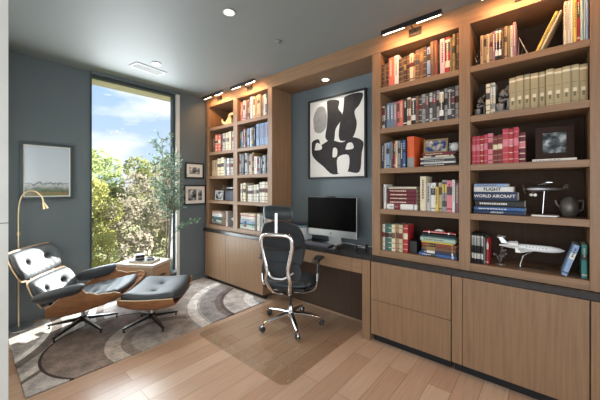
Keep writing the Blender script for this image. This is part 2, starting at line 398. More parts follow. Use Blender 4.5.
cab(.190, .60, 'low oak cabinet at the far right end, cut by the frame', [('door', .192, .598, .075, .722)], .07)
# desk under the worktop
dk = empty('desk', (-1.93, 2.42, 0), 0, 'built-in oak desk with two slim drawers and open knee space', 'desk')
MB().box(.63, .708, -.02, .36, 0.001, .725).build('side_panel', M['wood'], dk, .001)
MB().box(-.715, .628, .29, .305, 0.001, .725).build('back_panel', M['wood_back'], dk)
MB().box(-.715, .628, .0, .28, .60, .724).build('drawer_box', M['wood_h'], dk)
MB().box(-.714, .521, -.02, -.001, .592, .722).build('drawer', M['wood_h'], dk, .001)
MB().box(.525, .627, -.02, -.001, .592, .722).build('drawer', M['wood_h'], dk, .001)

# ------------------------------------------------------------ rug and chair mat
rug = MB().box(-3.985, -2.60, .275, 2.405, 0.001, .012).build('rug', M['rug'], None, .003)
tag(rug, 'grey and brown area rug with sweeping pale arcs on the oak floor', 'rug')
def rrect(x0, x1, y0, y1, r, n=6):
    out = []
    for cx, cy, a in ((x1-r, y1-r, 0), (x0+r, y1-r, 90), (x0+r, y0+r, 180), (x1-r, y0+r, 270)):
        for i in range(n+1):
            t = math.radians(a+90*i/n); out.append((cx+r*math.cos(t), cy+r*math.sin(t)))
    return out
mt = MB().prism(rrect(-2.52, -1.385, 1.45, 2.66, .07), 0.001, .006, plane='xy').build('chair_mat', M['acrylic'], None)
tag(mt, 'clear acrylic chair mat with rounded corners lying on the oak floor', 'mat')

# ------------------------------------------------------------ ceiling fittings
def downlight(x, y, z, label, e=9):
    r = empty('ceiling_light', (x, y, z), 0, label, 'ceiling light', 'recessed ceiling lights')
    MB().lathe([(.037, -.001), (.048, -.004), (.047, -.008), (.036, -.006), (.037, -.001)], n=24, cap=False).build('trim_ring', M['white'], r, smooth=True)
    MB().lathe([(.001, -.0022), (.0355, -.0022), (.0355, -.0052), (.001, -.0052)], n=24).build('lamp_lens', M['downl'], r)
    l = bpy.data.lights.new('downlight', 'SPOT'); l.energy = e; l.spot_size = 2.2; l.spot_blend = .8; l.color = (1, .86, .68); l.shadow_soft_size = .04
    o = bpy.data.objects.new('downlight', l); COL.objects.link(o); o.parent = r; o.location = (0, 0, -.03)
downlight(-1.87, 1.344, H, 'round recessed ceiling light nearest the camera, centre of the room', 14)
downlight(-3.252, 1.39, H, 'round recessed ceiling light beside the air vent near the window', 12)
downlight(-1.888, 2.645, top_under, 'round recessed light in the oak underside above the desk niche', 5)
M['vent'] = mat('vent_grey', S(168, 170, 168), .5)
v = empty('air_vent', (-3.475, 1.395, H), math.radians(8), 'white slatted air vent in the ceiling near the window', 'vent')
mb = MB(); mb.box(-.085, .085, -.175, -.155, -.008, -.0005); mb.box(-.085, .085, .155, .175, -.008, -.0005); mb.box(-.085, -.065, -.155, .155, -.008, -.0005); mb.box(.065, .085, -.155, .155, -.008, -.0005)
mb.build('frame', M['vent'], v)
mb = MB(); mb.box(-.065, .065, -.155, .155, -.002, -.0005, 1)
for i in range(7): mb.box(-.058+i*.0175, -.050+i*.0175, -.155, .155, -.006, -.002)
mb.build('slats', [M['vent'], M['frame']], v)
sm = empty('ceiling_sensor', (-1.897, 1.906, H), 0, 'small round grey detector cap on the ceiling before the desk', 'detector')
MB().lathe([(.03, -.0005), (.032, -.008), (.02, -.014), (.001, -.015)], n=20).build('cap', M['ceil'], sm, smooth=True)
MB().lathe([(.008, -.0155), (.008, -.022), (.001, -.024)], n=12).build('sensor_tip', M['alu'], sm, smooth=True)
def picture_light(x, label, L=.47):
    r = empty('picture_light', (x, YF, 2.665), 0, label, 'picture light', 'picture lights over the bookcase bays')
    MB().box(-.05, .05, -.012, -.001, -.03, .03).build('mount_plate', M['blackm'], r, .002)
    MB().tube(smoothpath([(0, -.012, 0), (0, -.06, .004), (0, -.105, .022)], 4), .007, 8).build('arm', M['blackm'], r, smooth=True)
    mb = MB(); mb.box(-L/2, L/2, -.135, -.105, .012, .035); mb.box(-L/2, L/2, -.139, -.135, -.004, .035); mb.build('shade', M['blackm'], r)
    MB().box(-L/2+.01, -.05, -.133, -.110, .004, .0115).build('lamp_tube', M['lamp'], r)
    MB().box(.05, L/2-.01, -.133, -.110, .004, .0115).build('lamp_tube', M['lamp'], r)
    l = bpy.data.lights.new('picture_lamp', 'AREA'); l.shape = 'RECTANGLE'; l.size = L-.02; l.size_y = .02; l.energy = 3.3; l.color = (1, .47, .17)
    o = bpy.data.objects.new('picture_lamp', l); COL.objects.link(o); o.parent = r; o.location = (0, -.121, .002); o.rotation_euler = (math.radians(38), 0, 0)
picture_light(-3.60, 'slim black picture light nearest the window, over the leftmost bay')
picture_light(-2.93, 'slim black picture light over the second bay from the window')
picture_light(-.83, 'large slim black picture light over the bay right of desk')
picture_light(-.12, 'slim black picture light over the rightmost bay, just above the frame')

# ------------------------------------------------------------ books
CC = {
 'brown': (112, 78, 58), 'dark brown': (70, 50, 40), 'reddish brown': (132, 66, 44), 'tan': (178, 148, 112), 'beige': (204, 186, 150), 'cream': (228, 214, 184),
 'white': (232, 230, 224), 'grey': (146, 146, 144), 'dark grey': (68, 68, 68), 'pale grey': (190, 190, 186), 'black': (34, 32, 32), 'salmon': (216, 112, 88), 'orange': (226, 96, 44),
 'red': (178, 42, 48), 'dark red': (120, 30, 38), 'maroon': (104, 28, 44), 'pink': (218, 128, 140), 'pale pink': (222, 190, 190), 'mauve': (150, 112, 122), 'light blue': (146, 172, 208), 'blue': (60, 100, 156),
 'navy': (40, 54, 84), 'blue-grey': (110, 130, 152), 'teal': (52, 104, 116), 'green': (62, 122, 92), 'pale green': (176, 200, 180), 'olive': (112, 104, 66), 'yellow': (222, 190, 84), 'gold': (156, 126, 76), 'turquoise': (70, 150, 146), 'ivory': (222, 212, 186), 'rose red': (190, 62, 76), 'khaki': (172, 156, 118)}
BM = {}
def bmat(n):
    if n not in BM: BM[n] = mat('cover_'+n.replace(' ', '_').replace('-', '_'), tuple(.82*q for q in S(*CC[n])), .55, noise=.12, scale=60)
    return BM[n]
MARK = {'brown': 'gold', 'dark brown': 'gold', 'reddish brown': 'gold', 'red': 'cream', 'dark red': 'gold', 'maroon': 'cream', 'black': 'white', 'dark grey': 'pale grey', 'navy': 'white', 'blue': 'white',
        'teal': 'gold', 'green': 'cream', 'olive': 'gold', 'rose red': 'pink', 'orange': 'cream', 'salmon': 'cream', 'blue-grey': 'white', 'mauve': 'cream', 'turquoise': 'white', 'khaki': 'olive', 'tan': 'brown', 'beige': 'brown', 'ivory': 'grey', 'cream': 'brown', 'white': 'grey', 'pale grey': 'dark grey'}
BCOUNT = 0
def make_book(w_, h_, d_, col, style, rnd, band='none'):
    """spine faces -y, bottom left corner at the origin"""
    t = .0022; mark = MARK.get(col, rnd.choice(['dark grey', 'navy', 'dark red', 'brown']))
    mats = [bmat(col), bmat(mark), bmat(band if band != 'none' else rnd.choice([mark, 'dark brown', 'black', 'dark red', 'dark grey']))]
    zs = [0, h_]; mi = [0]
    if style == 'bands':       # raised ribs and gilt lines, like leather sets
        zs = [0]; mi = []
        for k in range(5):
            zs += [h_*(.10+.19*k), h_*(.10+.19*k)+.006]; mi += [0 if k not in (3,) else 2, 1]
        zs.append(h_); mi.append(0)
    elif style == 'title':
        a = rnd.uniform(.5, .62); b = a+rnd.uniform(.14, .28); zs = [0, h_*.08, h_*.12, h_*a, h_*b, h_]; mi = [0, 1, 0, 2, 0]
    elif style == 'base': zs = [0, h_*.32, h_]; mi = [1, 0]
    elif style == 'emblem':
        zs = [0, h_*.05, h_*.06, h_*.86, h_*.92, h_]; mi = [0, 1, 0, 2, 0]
    elif style == 'label':
        zs = [0, h_*.16, h_*.34, h_*.60, h_*.86, h_*.93, h_]; mi = [0, 1, 0, 2, 1, 0]
    mb = MB()
    prof = [(0, .004), (w_*.2, .0008), (w_*.5, 0), (w_*.8, .0008), (w_, .004)]
    inner = [(w_, .006), (0, .006)]
    loop = prof+inner; n = len(loop)
    for k, z in enumerate(zs): pass
    vs = [(x, y, z) for z in zs for x, y in loop]; fs = []; ms = []
    for k in range(len(zs)-1):
        for i in range(n):
            j = (i+1) % n; fs.append((k*n+i, k*n+j, (k+1)*n+j, (k+1)*n+i)); ms.append(mi[k] if i < 4 else 0)
    fs.append(tuple(range(n-1, -1, -1))); ms.append(0); fs.append(tuple((len(zs)-1)*n+i for i in range(n))); ms.append(0)
    o = len(mb.v); mb.v += vs; mb.f += fs; mb.m += ms
    mb.box(0, t, .006, d_, 0, h_); mb.box(w_-t, w_, .006, d_, 0, h_)
    if style == 'emblem':
        mb.box(w_*.36, w_*.64, -.0006, .0002, h_*.18, h_*.30, 1); mb.box(w_*.25, w_*.75, -.0006, .0002, h_*.30, h_*.40, 2); mb.box(w_*.2, w_*.8, -.0006, .0002, h_*.55, h_*.56, 1)
    elif w_ > .012 and style not in ('bands', 'blank', 'base'):   # little lettering blocks down the spine
        z = h_*.9; lim = h_*(.66 if style == 'title' else .35)
        while z > lim:
            s_ = rnd.uniform(.006, .014)
            mb.box(w_*.36, w_*.64, -.0006, .0002, z-s_, z, 1); z -= s_+rnd.uniform(.003, .006)
    bk = mb.build('book', mats, fix=True)
    MB().box(t+.0002, w_-t-.0002, .0065, d_-.004, .003, h_-.003).build('pages', M['paper'], bk)
    return bk
ORD = ['leftmost', 'second', 'third', 'fourth', 'fifth', 'sixth', 'seventh', 'eighth', 'ninth', 'tenth', 'eleventh', 'twelfth', 'thirteenth', 'fourteenth', 'fifteenth', 'sixteenth', 'seventeenth', 'eighteenth',
       'nineteenth', 'twentieth', 'twenty-first', 'twenty-second', 'twenty-third', 'twenty-fourth', 'twenty-fifth', 'twenty-sixth']
BAYN = {'A': 'bay nearest window', 'B': 'second bay from window', 'C': 'bay right of desk', 'D': 'rightmost bay'}
LEV = ['top', 'second', 'middle', 'fourth', 'bottom']
def adj(c): return c
def row(bay, lev, x0, x1, spec, style='mix', y=None, lean=0, start=0, extra='book', phrase=None, depth=.16):
    """spec: list of (colour, relative width, height[, style[, band]])"""
    rnd = random.Random(hash((ord(bay), lev, int(x0*1000))) & 0xffff)
    tot = sum(s[1] for s in spec); gap = .0012; sc = (x1-x0-gap*len(spec))/tot; x = x0; z = SH[lev]+.0008
    cnt = {}
    for s in spec: cnt[s[0]] = cnt.get(s[0], 0)+1
    for i, s in enumerate(spec):
        wd = s[1]*sc; st = s[3] if len(s) > 3 else (rnd.choice(['title', 'plain', 'label', 'bands']) if style == 'mix' else style)
        bk = make_book(wd, s[2]*1.06, depth+rnd.uniform(-.01, .01), s[0], st, rnd, s[4] if len(s) > 4 else 'none')
        bk.location = (x+gap/2, (y or YF+.024)+rnd.uniform(-.006, .012), z)
        if lean: bk.rotation_euler = (0, lean, 0)
        x += wd+gap
        where = phrase or f'{LEV[lev]} shelf, {BAYN[bay]}'
        if cnt[s[0]] == 1: lb = f'upright {s[0]} {extra}, the only one of its colour, {where}'
        else: lb = f'{s[0]} {extra}, {ORD[i+start]} from left, {where}'
        if len(lb.split()) > 16: lb = f'{s[0]} {extra}, {ORD[i+start]} from left, {where}'
        tag(bk, lb, 'book', f'upright books on the {LEV[lev]} shelf of the {BAYN[bay]}')
def stack(bay, lev, xc, spec, where, y=None, z0=None, text=None):
    """flat books, spines to the room; spec bottom to top: (colour, thickness, length, style[, text])"""
    rnd = random.Random(int(xc*977)+lev); z = (SH[lev] if z0 is None else z0)+.0008
    cnt = {}
    for s in spec: cnt[s[0]] = cnt.get(s[0], 0)+1
    n = len(spec)
    for i, s in enumerate(spec):
        s = (s[1-1], s[1]*1.06)+tuple(s[2:]); bk = make_book(s[1], s[2], .19 if s[2] < .24 else .21, s[0], s[3], rnd)
        dx = s[5] if len(s) > 5 else rnd.uniform(-.006, .006)
        bk.rotation_euler = (0, -PI/2, 0); bk.location = (xc+s[2]/2+dx, (y or YF+.022)+rnd.uniform(0, .012), z)
        if len(s) > 4 and s[4]:
            tx, tcol, hgt = s[4]
            cu = bpy.data.curves.new('title', 'FONT'); cu.body = tx; cu.size = hgt; cu.extrude = .0003; cu.offset = hgt*.022; cu.align_x = 'CENTER'; cu.align_y = 'CENTER'
            tmp = bpy.data.objects.new('title', cu); COL.objects.link(tmp); dg = bpy.context.evaluated_depsgraph_get()
            me = bpy.data.meshes.new_from_object(tmp.evaluated_get(dg)); bpy.data.objects.remove(tmp)
            me.materials.clear(); me.materials.append(bmat(tcol)); to = bpy.data.objects.new('title', me); COL.objects.link(to)
            to.parent = bk; mw = Matrix.Translation((0, 0, 0))
            # world: text upright facing -y, centred on the spine; convert to the book's local frame
            loc_local = Vector((s[1]/2, -.0009, s[2]*.52)); 
            to.matrix_local = Matrix.Translation(loc_local) @ Euler((0, PI/2, 0)).to_matrix().to_4x4() @ Euler((PI/2, 0, 0)).to_matrix().to_4x4()
        z += s[1]+.0006
        pos = 'at the bottom' if i == 0 else ('on top' if i == n-1 else ORD[i]+' from bottom')
        tag(bk, f'flat {s[0]} book {pos} of pile, {where}', 'book', f'flat books piled on {where}')
    return z

b_ = 'bands'; t_ = 'title'; p_ = 'plain'; l_ = 'label'
# --- bay C
row('C', 0, BC[0]+.006, BC[1]-.006, [('dark brown', 10, .195, b_), ('brown', 12, .195, p_), ('dark brown', 12, .20, b_), ('salmon', 24, .235, p_), ('white', 22, .245, p_), ('dark brown', 14, .205, b_), ('brown', 12, .21, b_),
    ('dark brown', 12, .21, b_), ('brown', 12, .215, b_), ('cream', 18, .225, t_), ('tan', 9, .21, t_), ('brown', 18, .235, b_), ('brown', 16, .24, t_), ('dark brown', 14, .245, b_), ('light blue', 16, .235, t_),
    ('brown', 16, .265, p_), ('reddish brown', 14, .26, p_), ('dark brown', 9, .25, p_), ('pale pink', 18, .26, p_), ('red', 20, .265, l_), ('olive', 9, .25, p_), ('gold', 12, .27, b_), ('brown', 12, .27, b_)])
row('C', 1, BC[0]+.006, BC[1]-.006, [('pale grey', 12, .19, l_), ('dark grey', 8, .19, p_), ('blue-grey', 16, .205, p_), ('blue-grey', 16, .205, p_), ('mauve', 12, .205, p_), ('pink', 10, .21, l_), ('salmon', 16, .215, p_), ('black', 18, .22, t_),
    ('cream', 15, .22, l_), ('black', 18, .225, l_), ('brown', 12, .22, t_), ('dark grey', 12, .22, b_), ('grey', 14, .225, b_), ('dark grey', 13, .225, t_), ('pale grey', 12, .225, b_), ('dark grey', 15, .23, t_), ('grey', 10, .23, b_),
    ('black', 15, .23, l_, 'beige'), ('grey', 12, .235, b_), ('dark grey', 15, .24, l_), ('dark grey', 10, .235, b_), ('grey', 14, .24, b_)])
row('C', 2, BC[0]+.006, -.925, [('navy', 10, .21, p_), ('pale grey', 10, .21, p_), ('light blue', 15, .215, t_), ('grey', 10, .22, p_), ('dark grey', 8, .225, p_), ('red', 12, .22, t_), ('cream', 9, .22, p_), ('grey', 12, .22, t_), ('navy', 12, .222, p_), ('blue', 9, .22, t_)], depth=.15)
bk = make_book(.062, .26, .20, 'orange', 'base', random.Random(5), 'orange'); bk.location = (-.914, YF+.040, SH[2]+.0008); bk.rotation_euler = (0, 0, math.radians(-8))
bk.data.materials[1] = bmat('grey'); tag(bk, 'thick orange book with grey base standing on middle shelf right of the desk', 'book')
ztop = stack('C', 2, -.665, [('black', .020, .27, p_), ('white', .014, .26, p_), ('dark grey', .017, .26, p_), ('pale grey', .015, .255, p_), ('cream', .014, .22, t_), ('maroon', .020, .235, p_)], 'middle shelf, bay right of desk')
row('C', 3, BC[0]+.006, -1.095, [('dark grey', 8, .20, p_), ('white', 12, .205, p_)], depth=.15)
row('C', 3, -.80, BC[1]-.006, [('cream', 24, .265, p_), ('pale grey', 18, .215, p_), ('white', 20, .215, t_), ('yellow', 12, .185, p_), ('beige', 14, .215, t_), ('grey', 18, .235, l_, 'yellow'), ('pink', 20, .23, t_), ('white', 10, .235, p_), ('mauve', 14, .21, p_)])
stack('C', 3, -.955, [('white', .044, .262, t_, None, 0), ('maroon', .030, .25, p_), ('maroon', .030, .25, p_), ('maroon', .030, .25, p_), ('maroon', .030, .25, p_), ('ivory', .018, .235, p_)], 'fourth shelf, bay right of desk')
row('C', 4, BC[0]+.006, -.905, [('ivory', 12, .215, b_), ('teal', 14, .215, b_), ('green', 14, .215, b_), ('cream', 14, .218, b_), ('tan', 14, .22, b_), ('beige', 14, .22, b_), ('red', 18, .222, b_, 'cream')], extra='leather-bound book')
zc = stack('C', 4, -.665, [('blue', .024, .28, t_), ('navy', .020, .26, t_), ('brown', .028, .25, t_), ('reddish brown', .028, .25, t_), ('yellow', .010, .24, p_), ('pale green', .030, .262, p_), ('teal', .012, .25, p_)], 'bottom shelf, bay right of desk')
# --- bay D
row('D', 0, -.375, -.165, [('tan', 14, .20, p_), ('tan', 13, .20, t_), ('beige', 12, .20, p_), ('tan', 13, .205, t_), ('mauve', 12, .205, p_), ('black', 12, .215, l_, 'gold'), ('black', 14, .215, l_, 'gold'), ('dark brown', 10, .21, p_), ('tan', 12, .22, t_), ('olive', 12, .215, p_), ('white', 11, .215, p_), ('mauve', 12, .225, p_)], depth=.13)
row('D', 0, .075, BD[1]-.004, [('cream', 12, .26, p_), ('ivory', 12, .262, p_), ('white', 10, .262, p_), ('yellow', 12, .26, p_), ('red', 12, .258, t_), ('pale green', 10, .265, p_), ('white', 9, .262, p_), ('light blue', 9, .26, p_)])
for x, c, wd, lb in ((-.055, 'yellow', .015, 'yellow book leaning to the right, top shelf of rightmost bay'), (-.034, 'beige', .012, 'beige book leaning beside the yellow one, top shelf of rightmost bay')):
    bk = make_book(wd, .25, .15, c, 'plain', random.Random(3)); bk.location = (x-.010, YF+.03, SH[0]+.001+wd*.41); bk.rotation_euler = (0, math.radians(24), 0); tag(bk, lb, 'book', 'leaning books on the top shelf')
row('D', 1, -.340, -.285, [('cream', 12, .205, b_), ('ivory', 14, .21, l_, 'white')], extra='ornate book')
row('D', 1, -.204, BD[1]-.006, [('khaki', 10, .215+.003*(i % 3), 'emblem', 'cream') for i in range(10)], extra='encyclopaedia volume')
row('D', 2, BD[0]+.004, -.115, [('rose red', 10, .195, b_, 'pink'), ('rose red', 10, .195, b_, 'pink'), ('red', 9, .195, b_, 'pink'), ('rose red', 10, .20, b_, 'pink'), ('pink', 12, .205, b_, 'dark red'), ('dark red', 11, .185, b_, 'cream'), ('dark red', 11, .19, b_, 'cream'), ('rose red', 15, .225, b_, 'pink'), ('red', 8, .22, b_, 'pink'),
    ('rose red', 12, .228, b_, 'pink'), ('maroon', 14, .19, b_, 'pink')], extra='leather volume')
stack('D', 3, -.268, [('navy', .025, .30, 'blank', ('AIRCRAFT', 'white', .017), 0), ('blue', .023, .298, p_, None, .003), ('black', .044, .288, p_, None, .004), ('navy', .056, .258, 'blank', ('WORLD AIRCRAFT', 'white', .0285), -.018), ('white', .034, .235, 'blank', ('FLIGHT', 'black', .032), -.030), ('light blue', .020, .20, p_, None, -.045)], 'fourth shelf, rightmost bay')
row('D', 4, BD[0]+.004, -.325, [('black', 10, .205, l_, 'pale grey') for i in range(7)]+[('pale grey', 7, .18, p_), ('dark grey', 8, .18, t_), ('red', 13, .175, t_, 'white')], extra='journal')
bk = make_book(.026, .205, .17, 'green', 'title', random.Random(9)); bk.location = (BD[1]-.034, YF+.045, SH[4]+.001); tag(bk, 'green book standing at right end of bottom shelf beside pale blue one', 'book')
bk.data.materials[0] = bmat('turquoise')
bk = make_book(.026, .205, .17, 'light blue', 'title', random.Random(8), 'white'); bk.location = (.064, YF+.03, SH[4]+.009); bk.rotation_euler = (0, math.radians(17), 0)
tag(bk, 'pale blue book leaning right against green book on bottom shelf', 'book')
# --- bay A
row('A', 1, BA[0]+.03, BA[1]-.03, [('dark brown', 12, .20, b_), ('dark brown', 11, .20, p_), ('salmon', 16, .235, b_), ('salmon', 15, .235, b_), ('dark red', 8, .235, p_), ('grey', 11, .23, l_), ('pale grey', 12, .235, b_), ('ivory', 12, .24, b_), ('beige', 14, .24, b_), ('ivory', 12, .245, p_), ('pale grey', 12, .24, b_)])
row('A', 2, BA[0]+.02, BA[1]-.03, [('tan', 20, .22, p_), ('tan', 18, .22, p_), ('ivory', 16, .24, b_), ('beige', 16, .235, b_), ('cream', 18, .245, b_), ('pale grey', 10, .22, p_), ('dark grey', 9, .21, p_), ('white', 14, .225, b_), ('grey', 14, .225, b_), ('pale grey', 12, .22, b_)])
stack('A', 4, -3.72, [('dark brown', .022, .24, t_), ('grey', .026, .25, p_), ('pale green', .022, .23, t_), ('dark grey', .018, .24, p_), ('teal', .024, .24, p_), ('white', .038, .25, p_), ('pale pink', .020, .24, p_), ('tan', .018, .22, p_)], 'bottom shelf, bay nearest window')
row('A', 4, -3.50, -3.45, [('pale pink', 14, .20, p_), ('pale grey', 14, .19, p_)], extra='slim book')
# --- bay B
row('B', 0, BB[0]+.02, BB[1]-.01, [('salmon', 16, .245, p_), ('mauve', 10, .23, t_), ('pale grey', 14, .25, t_), ('mauve', 14, .25, p_), ('grey', 14, .25, l_), ('navy', 8, .24, p_), ('white', 12, .27, p_), ('light blue', 10, .268, p_), ('cream', 12, .265, t_), ('tan', 16, .265, p_), ('beige', 20, .27, t_),
    ('tan', 12, .26, p_), ('pale grey', 14, .25, p_), ('white', 9, .255, p_), ('blue-grey', 12, .26, t_), ('mauve', 10, .25, p_)])
row('B', 1, BB[0]+.006, BB[1]-.006, [('teal', 16, .215, t_), ('blue-grey', 12, .215, p_), ('black', 7, .20, p_), ('mauve', 16, .235, t_), ('navy', 10, .23, p_), ('light blue', 14, .235, t_), ('white', 16, .24, p_), ('teal', 16, .24, l_), ('navy', 10, .24, p_)]+[('light blue', 15, .265, p_) for i in range(6)])
row('B', 2, BB[0]+.012, BB[1]-.006, [('grey', 14, .265, t_), ('blue-grey', 10, .26, p_), ('dark grey', 12, .265, p_), ('pale grey', 16, .27, t_), ('grey', 12, .235, p_), ('pale grey', 12, .23, t_), ('cream', 9, .25, p_), ('gold', 16, .265, l_), ('white', 20, .215, p_), ('grey', 14, .205, l_), ('blue-grey', 12, .205, p_),
    ('black', 10, .20, p_), ('pale grey', 14, .215, t_), ('blue-grey', 12, .215, p_), ('grey', 16, .22, l_)])
row('B', 3, BB[0]+.035, BB[1]-.006, [('ivory', 14, .225, b_), ('white', 14, .235, b_), ('cream', 12, .23, b_), ('dark grey', 5, .19, p_), ('ivory', 16, .20, b_), ('white', 14, .20, b_), ('pale grey', 16, .205, b_), ('ivory', 16, .21, b_), ('white', 14, .215, b_), ('black', 8, .215, p_), ('ivory', 16, .24, b_), ('white', 18, .245, b_), ('cream', 14, .24, b_), ('pale grey', 10, .24, b_)])
stack('B', 4, -3.02, [('white', .026, .30, p_), ('pale green', .026, .29, t_), ('teal', .018, .28, p_), ('light blue', .028, .29, t_), ('pale grey', .030, .29, p_), ('white', .026, .28, p_), ('pink', .014, .28, p_), ('cream', .026, .29, p_)], 'bottom shelf, second bay from window')
row('B', 4, -2.82, BB[1]-.01, [('white', 22, .20, p_), ('grey', 12, .185, p_), ('pale grey', 14, .185, p_), ('grey', 14, .19, t_), ('pale grey', 14, .185, p_), ('dark grey', 12, .185, p_), ('grey', 12, .19, p_)], depth=.14)

# ------------------------------------------------------------ framed things
def frame(name, w_, h_, border, depth, fm, pm, label, cat, loc, rot, mat_b=0, mm=None, group=None):
    """faces -y; origin bottom centre"""
    r = empty(name, loc, 0, label, cat, group); r.rotation_euler = rot
    mb = MB()
    mb.box(-w_/2, w_/2, 0, depth, 0, border); mb.box(-w_/2, w_/2, 0, depth, h_-border, h_)
    mb.box(-w_/2, -w_/2+border, 0, depth, border, h_-border); mb.box(w_/2-border, w_/2, 0, depth, border, h_-border)
    mb.build('frame', fm, r, .002)
    if mat_b:
        b2 = border+mat_b
        mb = MB(); mb.box(-w_/2+border, w_/2-border, depth*.45, depth*.5, border, b2); mb.box(-w_/2+border, w_/2-border, depth*.45, depth*.5, h_-b2, h_-border)
        mb.box(-w_/2+border, -w_/2+b2, depth*.45, depth*.5, b2, h_-b2); mb.box(w_/2-b2, w_/2-border, depth*.45, depth*.5, b2, h_-b2)
        mb.build('mat_board', mm or M['white'], r)
    MB().box(-w_/2+border, w_/2-border, depth*.6, depth*.9, border, h_-border).build('picture', pm, r)
    return r
def photo_mat(name, lo, mid, hi, scale=9, hor=None):
    m = bpy.data.materials.new(name); m.use_nodes = True; t = m.node_tree; b = t.nodes['Principled BSDF']
    c = N(t, 'ShaderNodeTexCoord'); n = N(t, 'ShaderNodeTexNoise'); n.inputs['Scale'].default_value = scale; n.inputs['Detail'].default_value = 4
    t.links.new(c.outputs['Object'], n.inputs[0]); cr = N(t, 'ShaderNodeValToRGB'); e = cr.color_ramp.elements
    e[0].position = .38; e[0].color = (*S(*lo), 1); e[1].position = .62; e[1].color = (*S(*hi), 1); x = e.new(.5); x.color = (*S(*mid), 1)
    t.links.new(n.outputs[0], cr.inputs[0]); t.links.new(cr.outputs[0], b.inputs['Base Color']); b.inputs['Roughness'].default_value = .25
    return m
def skyline_mat(h_):  # colour bands by height, green below to pale above, roughened by noise
    m = bpy.data.materials.new('skyline_bands'); m.use_nodes = True; t = m.node_tree; b = t.nodes['Principled BSDF']
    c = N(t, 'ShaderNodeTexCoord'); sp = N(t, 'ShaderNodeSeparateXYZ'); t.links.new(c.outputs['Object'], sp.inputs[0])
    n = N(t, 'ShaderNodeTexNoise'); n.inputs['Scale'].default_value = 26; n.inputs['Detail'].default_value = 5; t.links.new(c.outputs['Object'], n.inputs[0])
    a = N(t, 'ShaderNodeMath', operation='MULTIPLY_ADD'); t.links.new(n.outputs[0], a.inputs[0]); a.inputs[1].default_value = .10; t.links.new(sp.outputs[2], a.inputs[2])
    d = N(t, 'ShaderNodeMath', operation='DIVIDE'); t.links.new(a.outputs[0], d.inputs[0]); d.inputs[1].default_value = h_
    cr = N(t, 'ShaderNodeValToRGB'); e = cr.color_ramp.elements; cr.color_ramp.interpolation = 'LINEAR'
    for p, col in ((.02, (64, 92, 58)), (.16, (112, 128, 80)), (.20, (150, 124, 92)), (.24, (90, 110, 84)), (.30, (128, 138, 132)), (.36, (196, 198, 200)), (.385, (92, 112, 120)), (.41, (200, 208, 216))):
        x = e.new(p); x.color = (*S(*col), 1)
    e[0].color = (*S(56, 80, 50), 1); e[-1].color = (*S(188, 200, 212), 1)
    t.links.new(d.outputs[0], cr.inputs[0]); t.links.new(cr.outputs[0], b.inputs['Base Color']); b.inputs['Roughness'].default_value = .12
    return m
ang = math.atan2(-3.84+3.965, .38-.79)
frame('framed_picture', .44, .595, .028, .03, M['frame'], skyline_mat(.56), 'framed city skyline view on the blue wall above the lounge chair', 'picture', (-4.028, .60, 1.258), (0, 0, PI/2), .012)
# big abstract above the desk
art = frame('framed_artwork', .78, .95, .02, .035, M['black'], M['art_white'], 'large black framed abstract black and white painting above the desk', 'artwork', (-1.845, YB-.037, 1.487), (0, 0, 0))
def blob(name, pts, m, y=.019):
    P = [Vector((a, 0, b)) for a, b in pts]; cl_ = smoothpath([P[-1]]+P+[P[0]], 4)[4:-1]
    k = [(( p.x)*.72-.36, .03+p.z*.89) for p in cl_]
    MB().prism(k, y, .0208).build(name, m, art)
blob('painted_shape', [(0.33, .98), (.56, .96), (.55, .86), (.62, .78), (.60, .70), (.50, .60), (.47, .46), (.36, .46), (.30, .52), (.33, .66), (.34, .80)], M['art_black'], .0200)
blob('painted_shape', [(.66, .985), (.97, .99), (.93, .86), (.84, .78), (.88, .62), (.80, .46), (.62, .44), (.56, .50), (.58, .66), (.64, .82)], M['art_black'], .0196)
blob('painted_shape', [(.02, .46), (.16, .50), (.22, .42), (.40, .47), (.62, .42), (.80, .47), (.985, .40), (.96, .26), (.92, .04), (.70, .05), (.45, .02), (.26, .13), (.04, .28)], M['art_black'], .0190)
blob('painted_shape', [(.05, .78), (.14, .92), (.27, .92), (.33, .80), (.31, .64), (.20, .58), (.08, .62)], M['art_grey'], .0201)
blob('painted_shape', [(.54, .04), (.72, .05), (.74, .25), (.54, .23)], M['art_white'], .0184)
blob('painted_shape', [(.08, .36), (.22, .36), (.22, .42), (.12, .45)], M['art_white'], .0184)
blob('painted_shape', [(.68, .33), (.82, .33), (.80, .40), (.72, .40)], M['art_white'], .0184)
blob('painted_shape', [(.44, .25), (.52, .25), (.53, .34), (.46, .36)], M['art_white'], .0184)
# two small frames on the wall beside the window (face +x)
ph = photo_mat('bw_photo', (60, 60, 62), (150, 152, 154), (225, 226, 226), 14)
frame('framed_photo', .30, .235, .022, .02, M['black'], ph, 'small black framed photograph, upper of two beside the window', 'picture', (-3.978, 2.255, 1.515), (0, 0, PI/2), .045, M['art_white'])
ph2 = photo_mat('bw_photo_pair', (50, 50, 52), (130, 132, 134), (215, 216, 216), 11)
fr2 = frame('framed_photo', .345, .29, .018, .02, M['black'], ph2, 'wider black framed pair of photographs, lower of two beside the window', 'picture', (-3.978, 2.265, 1.128), (0, 0, PI/2), .045, M['art_white'])
MB().box(.02, .042, .0085, .0095, .06, .23).build('mat_divider', M['art_white'], fr2)
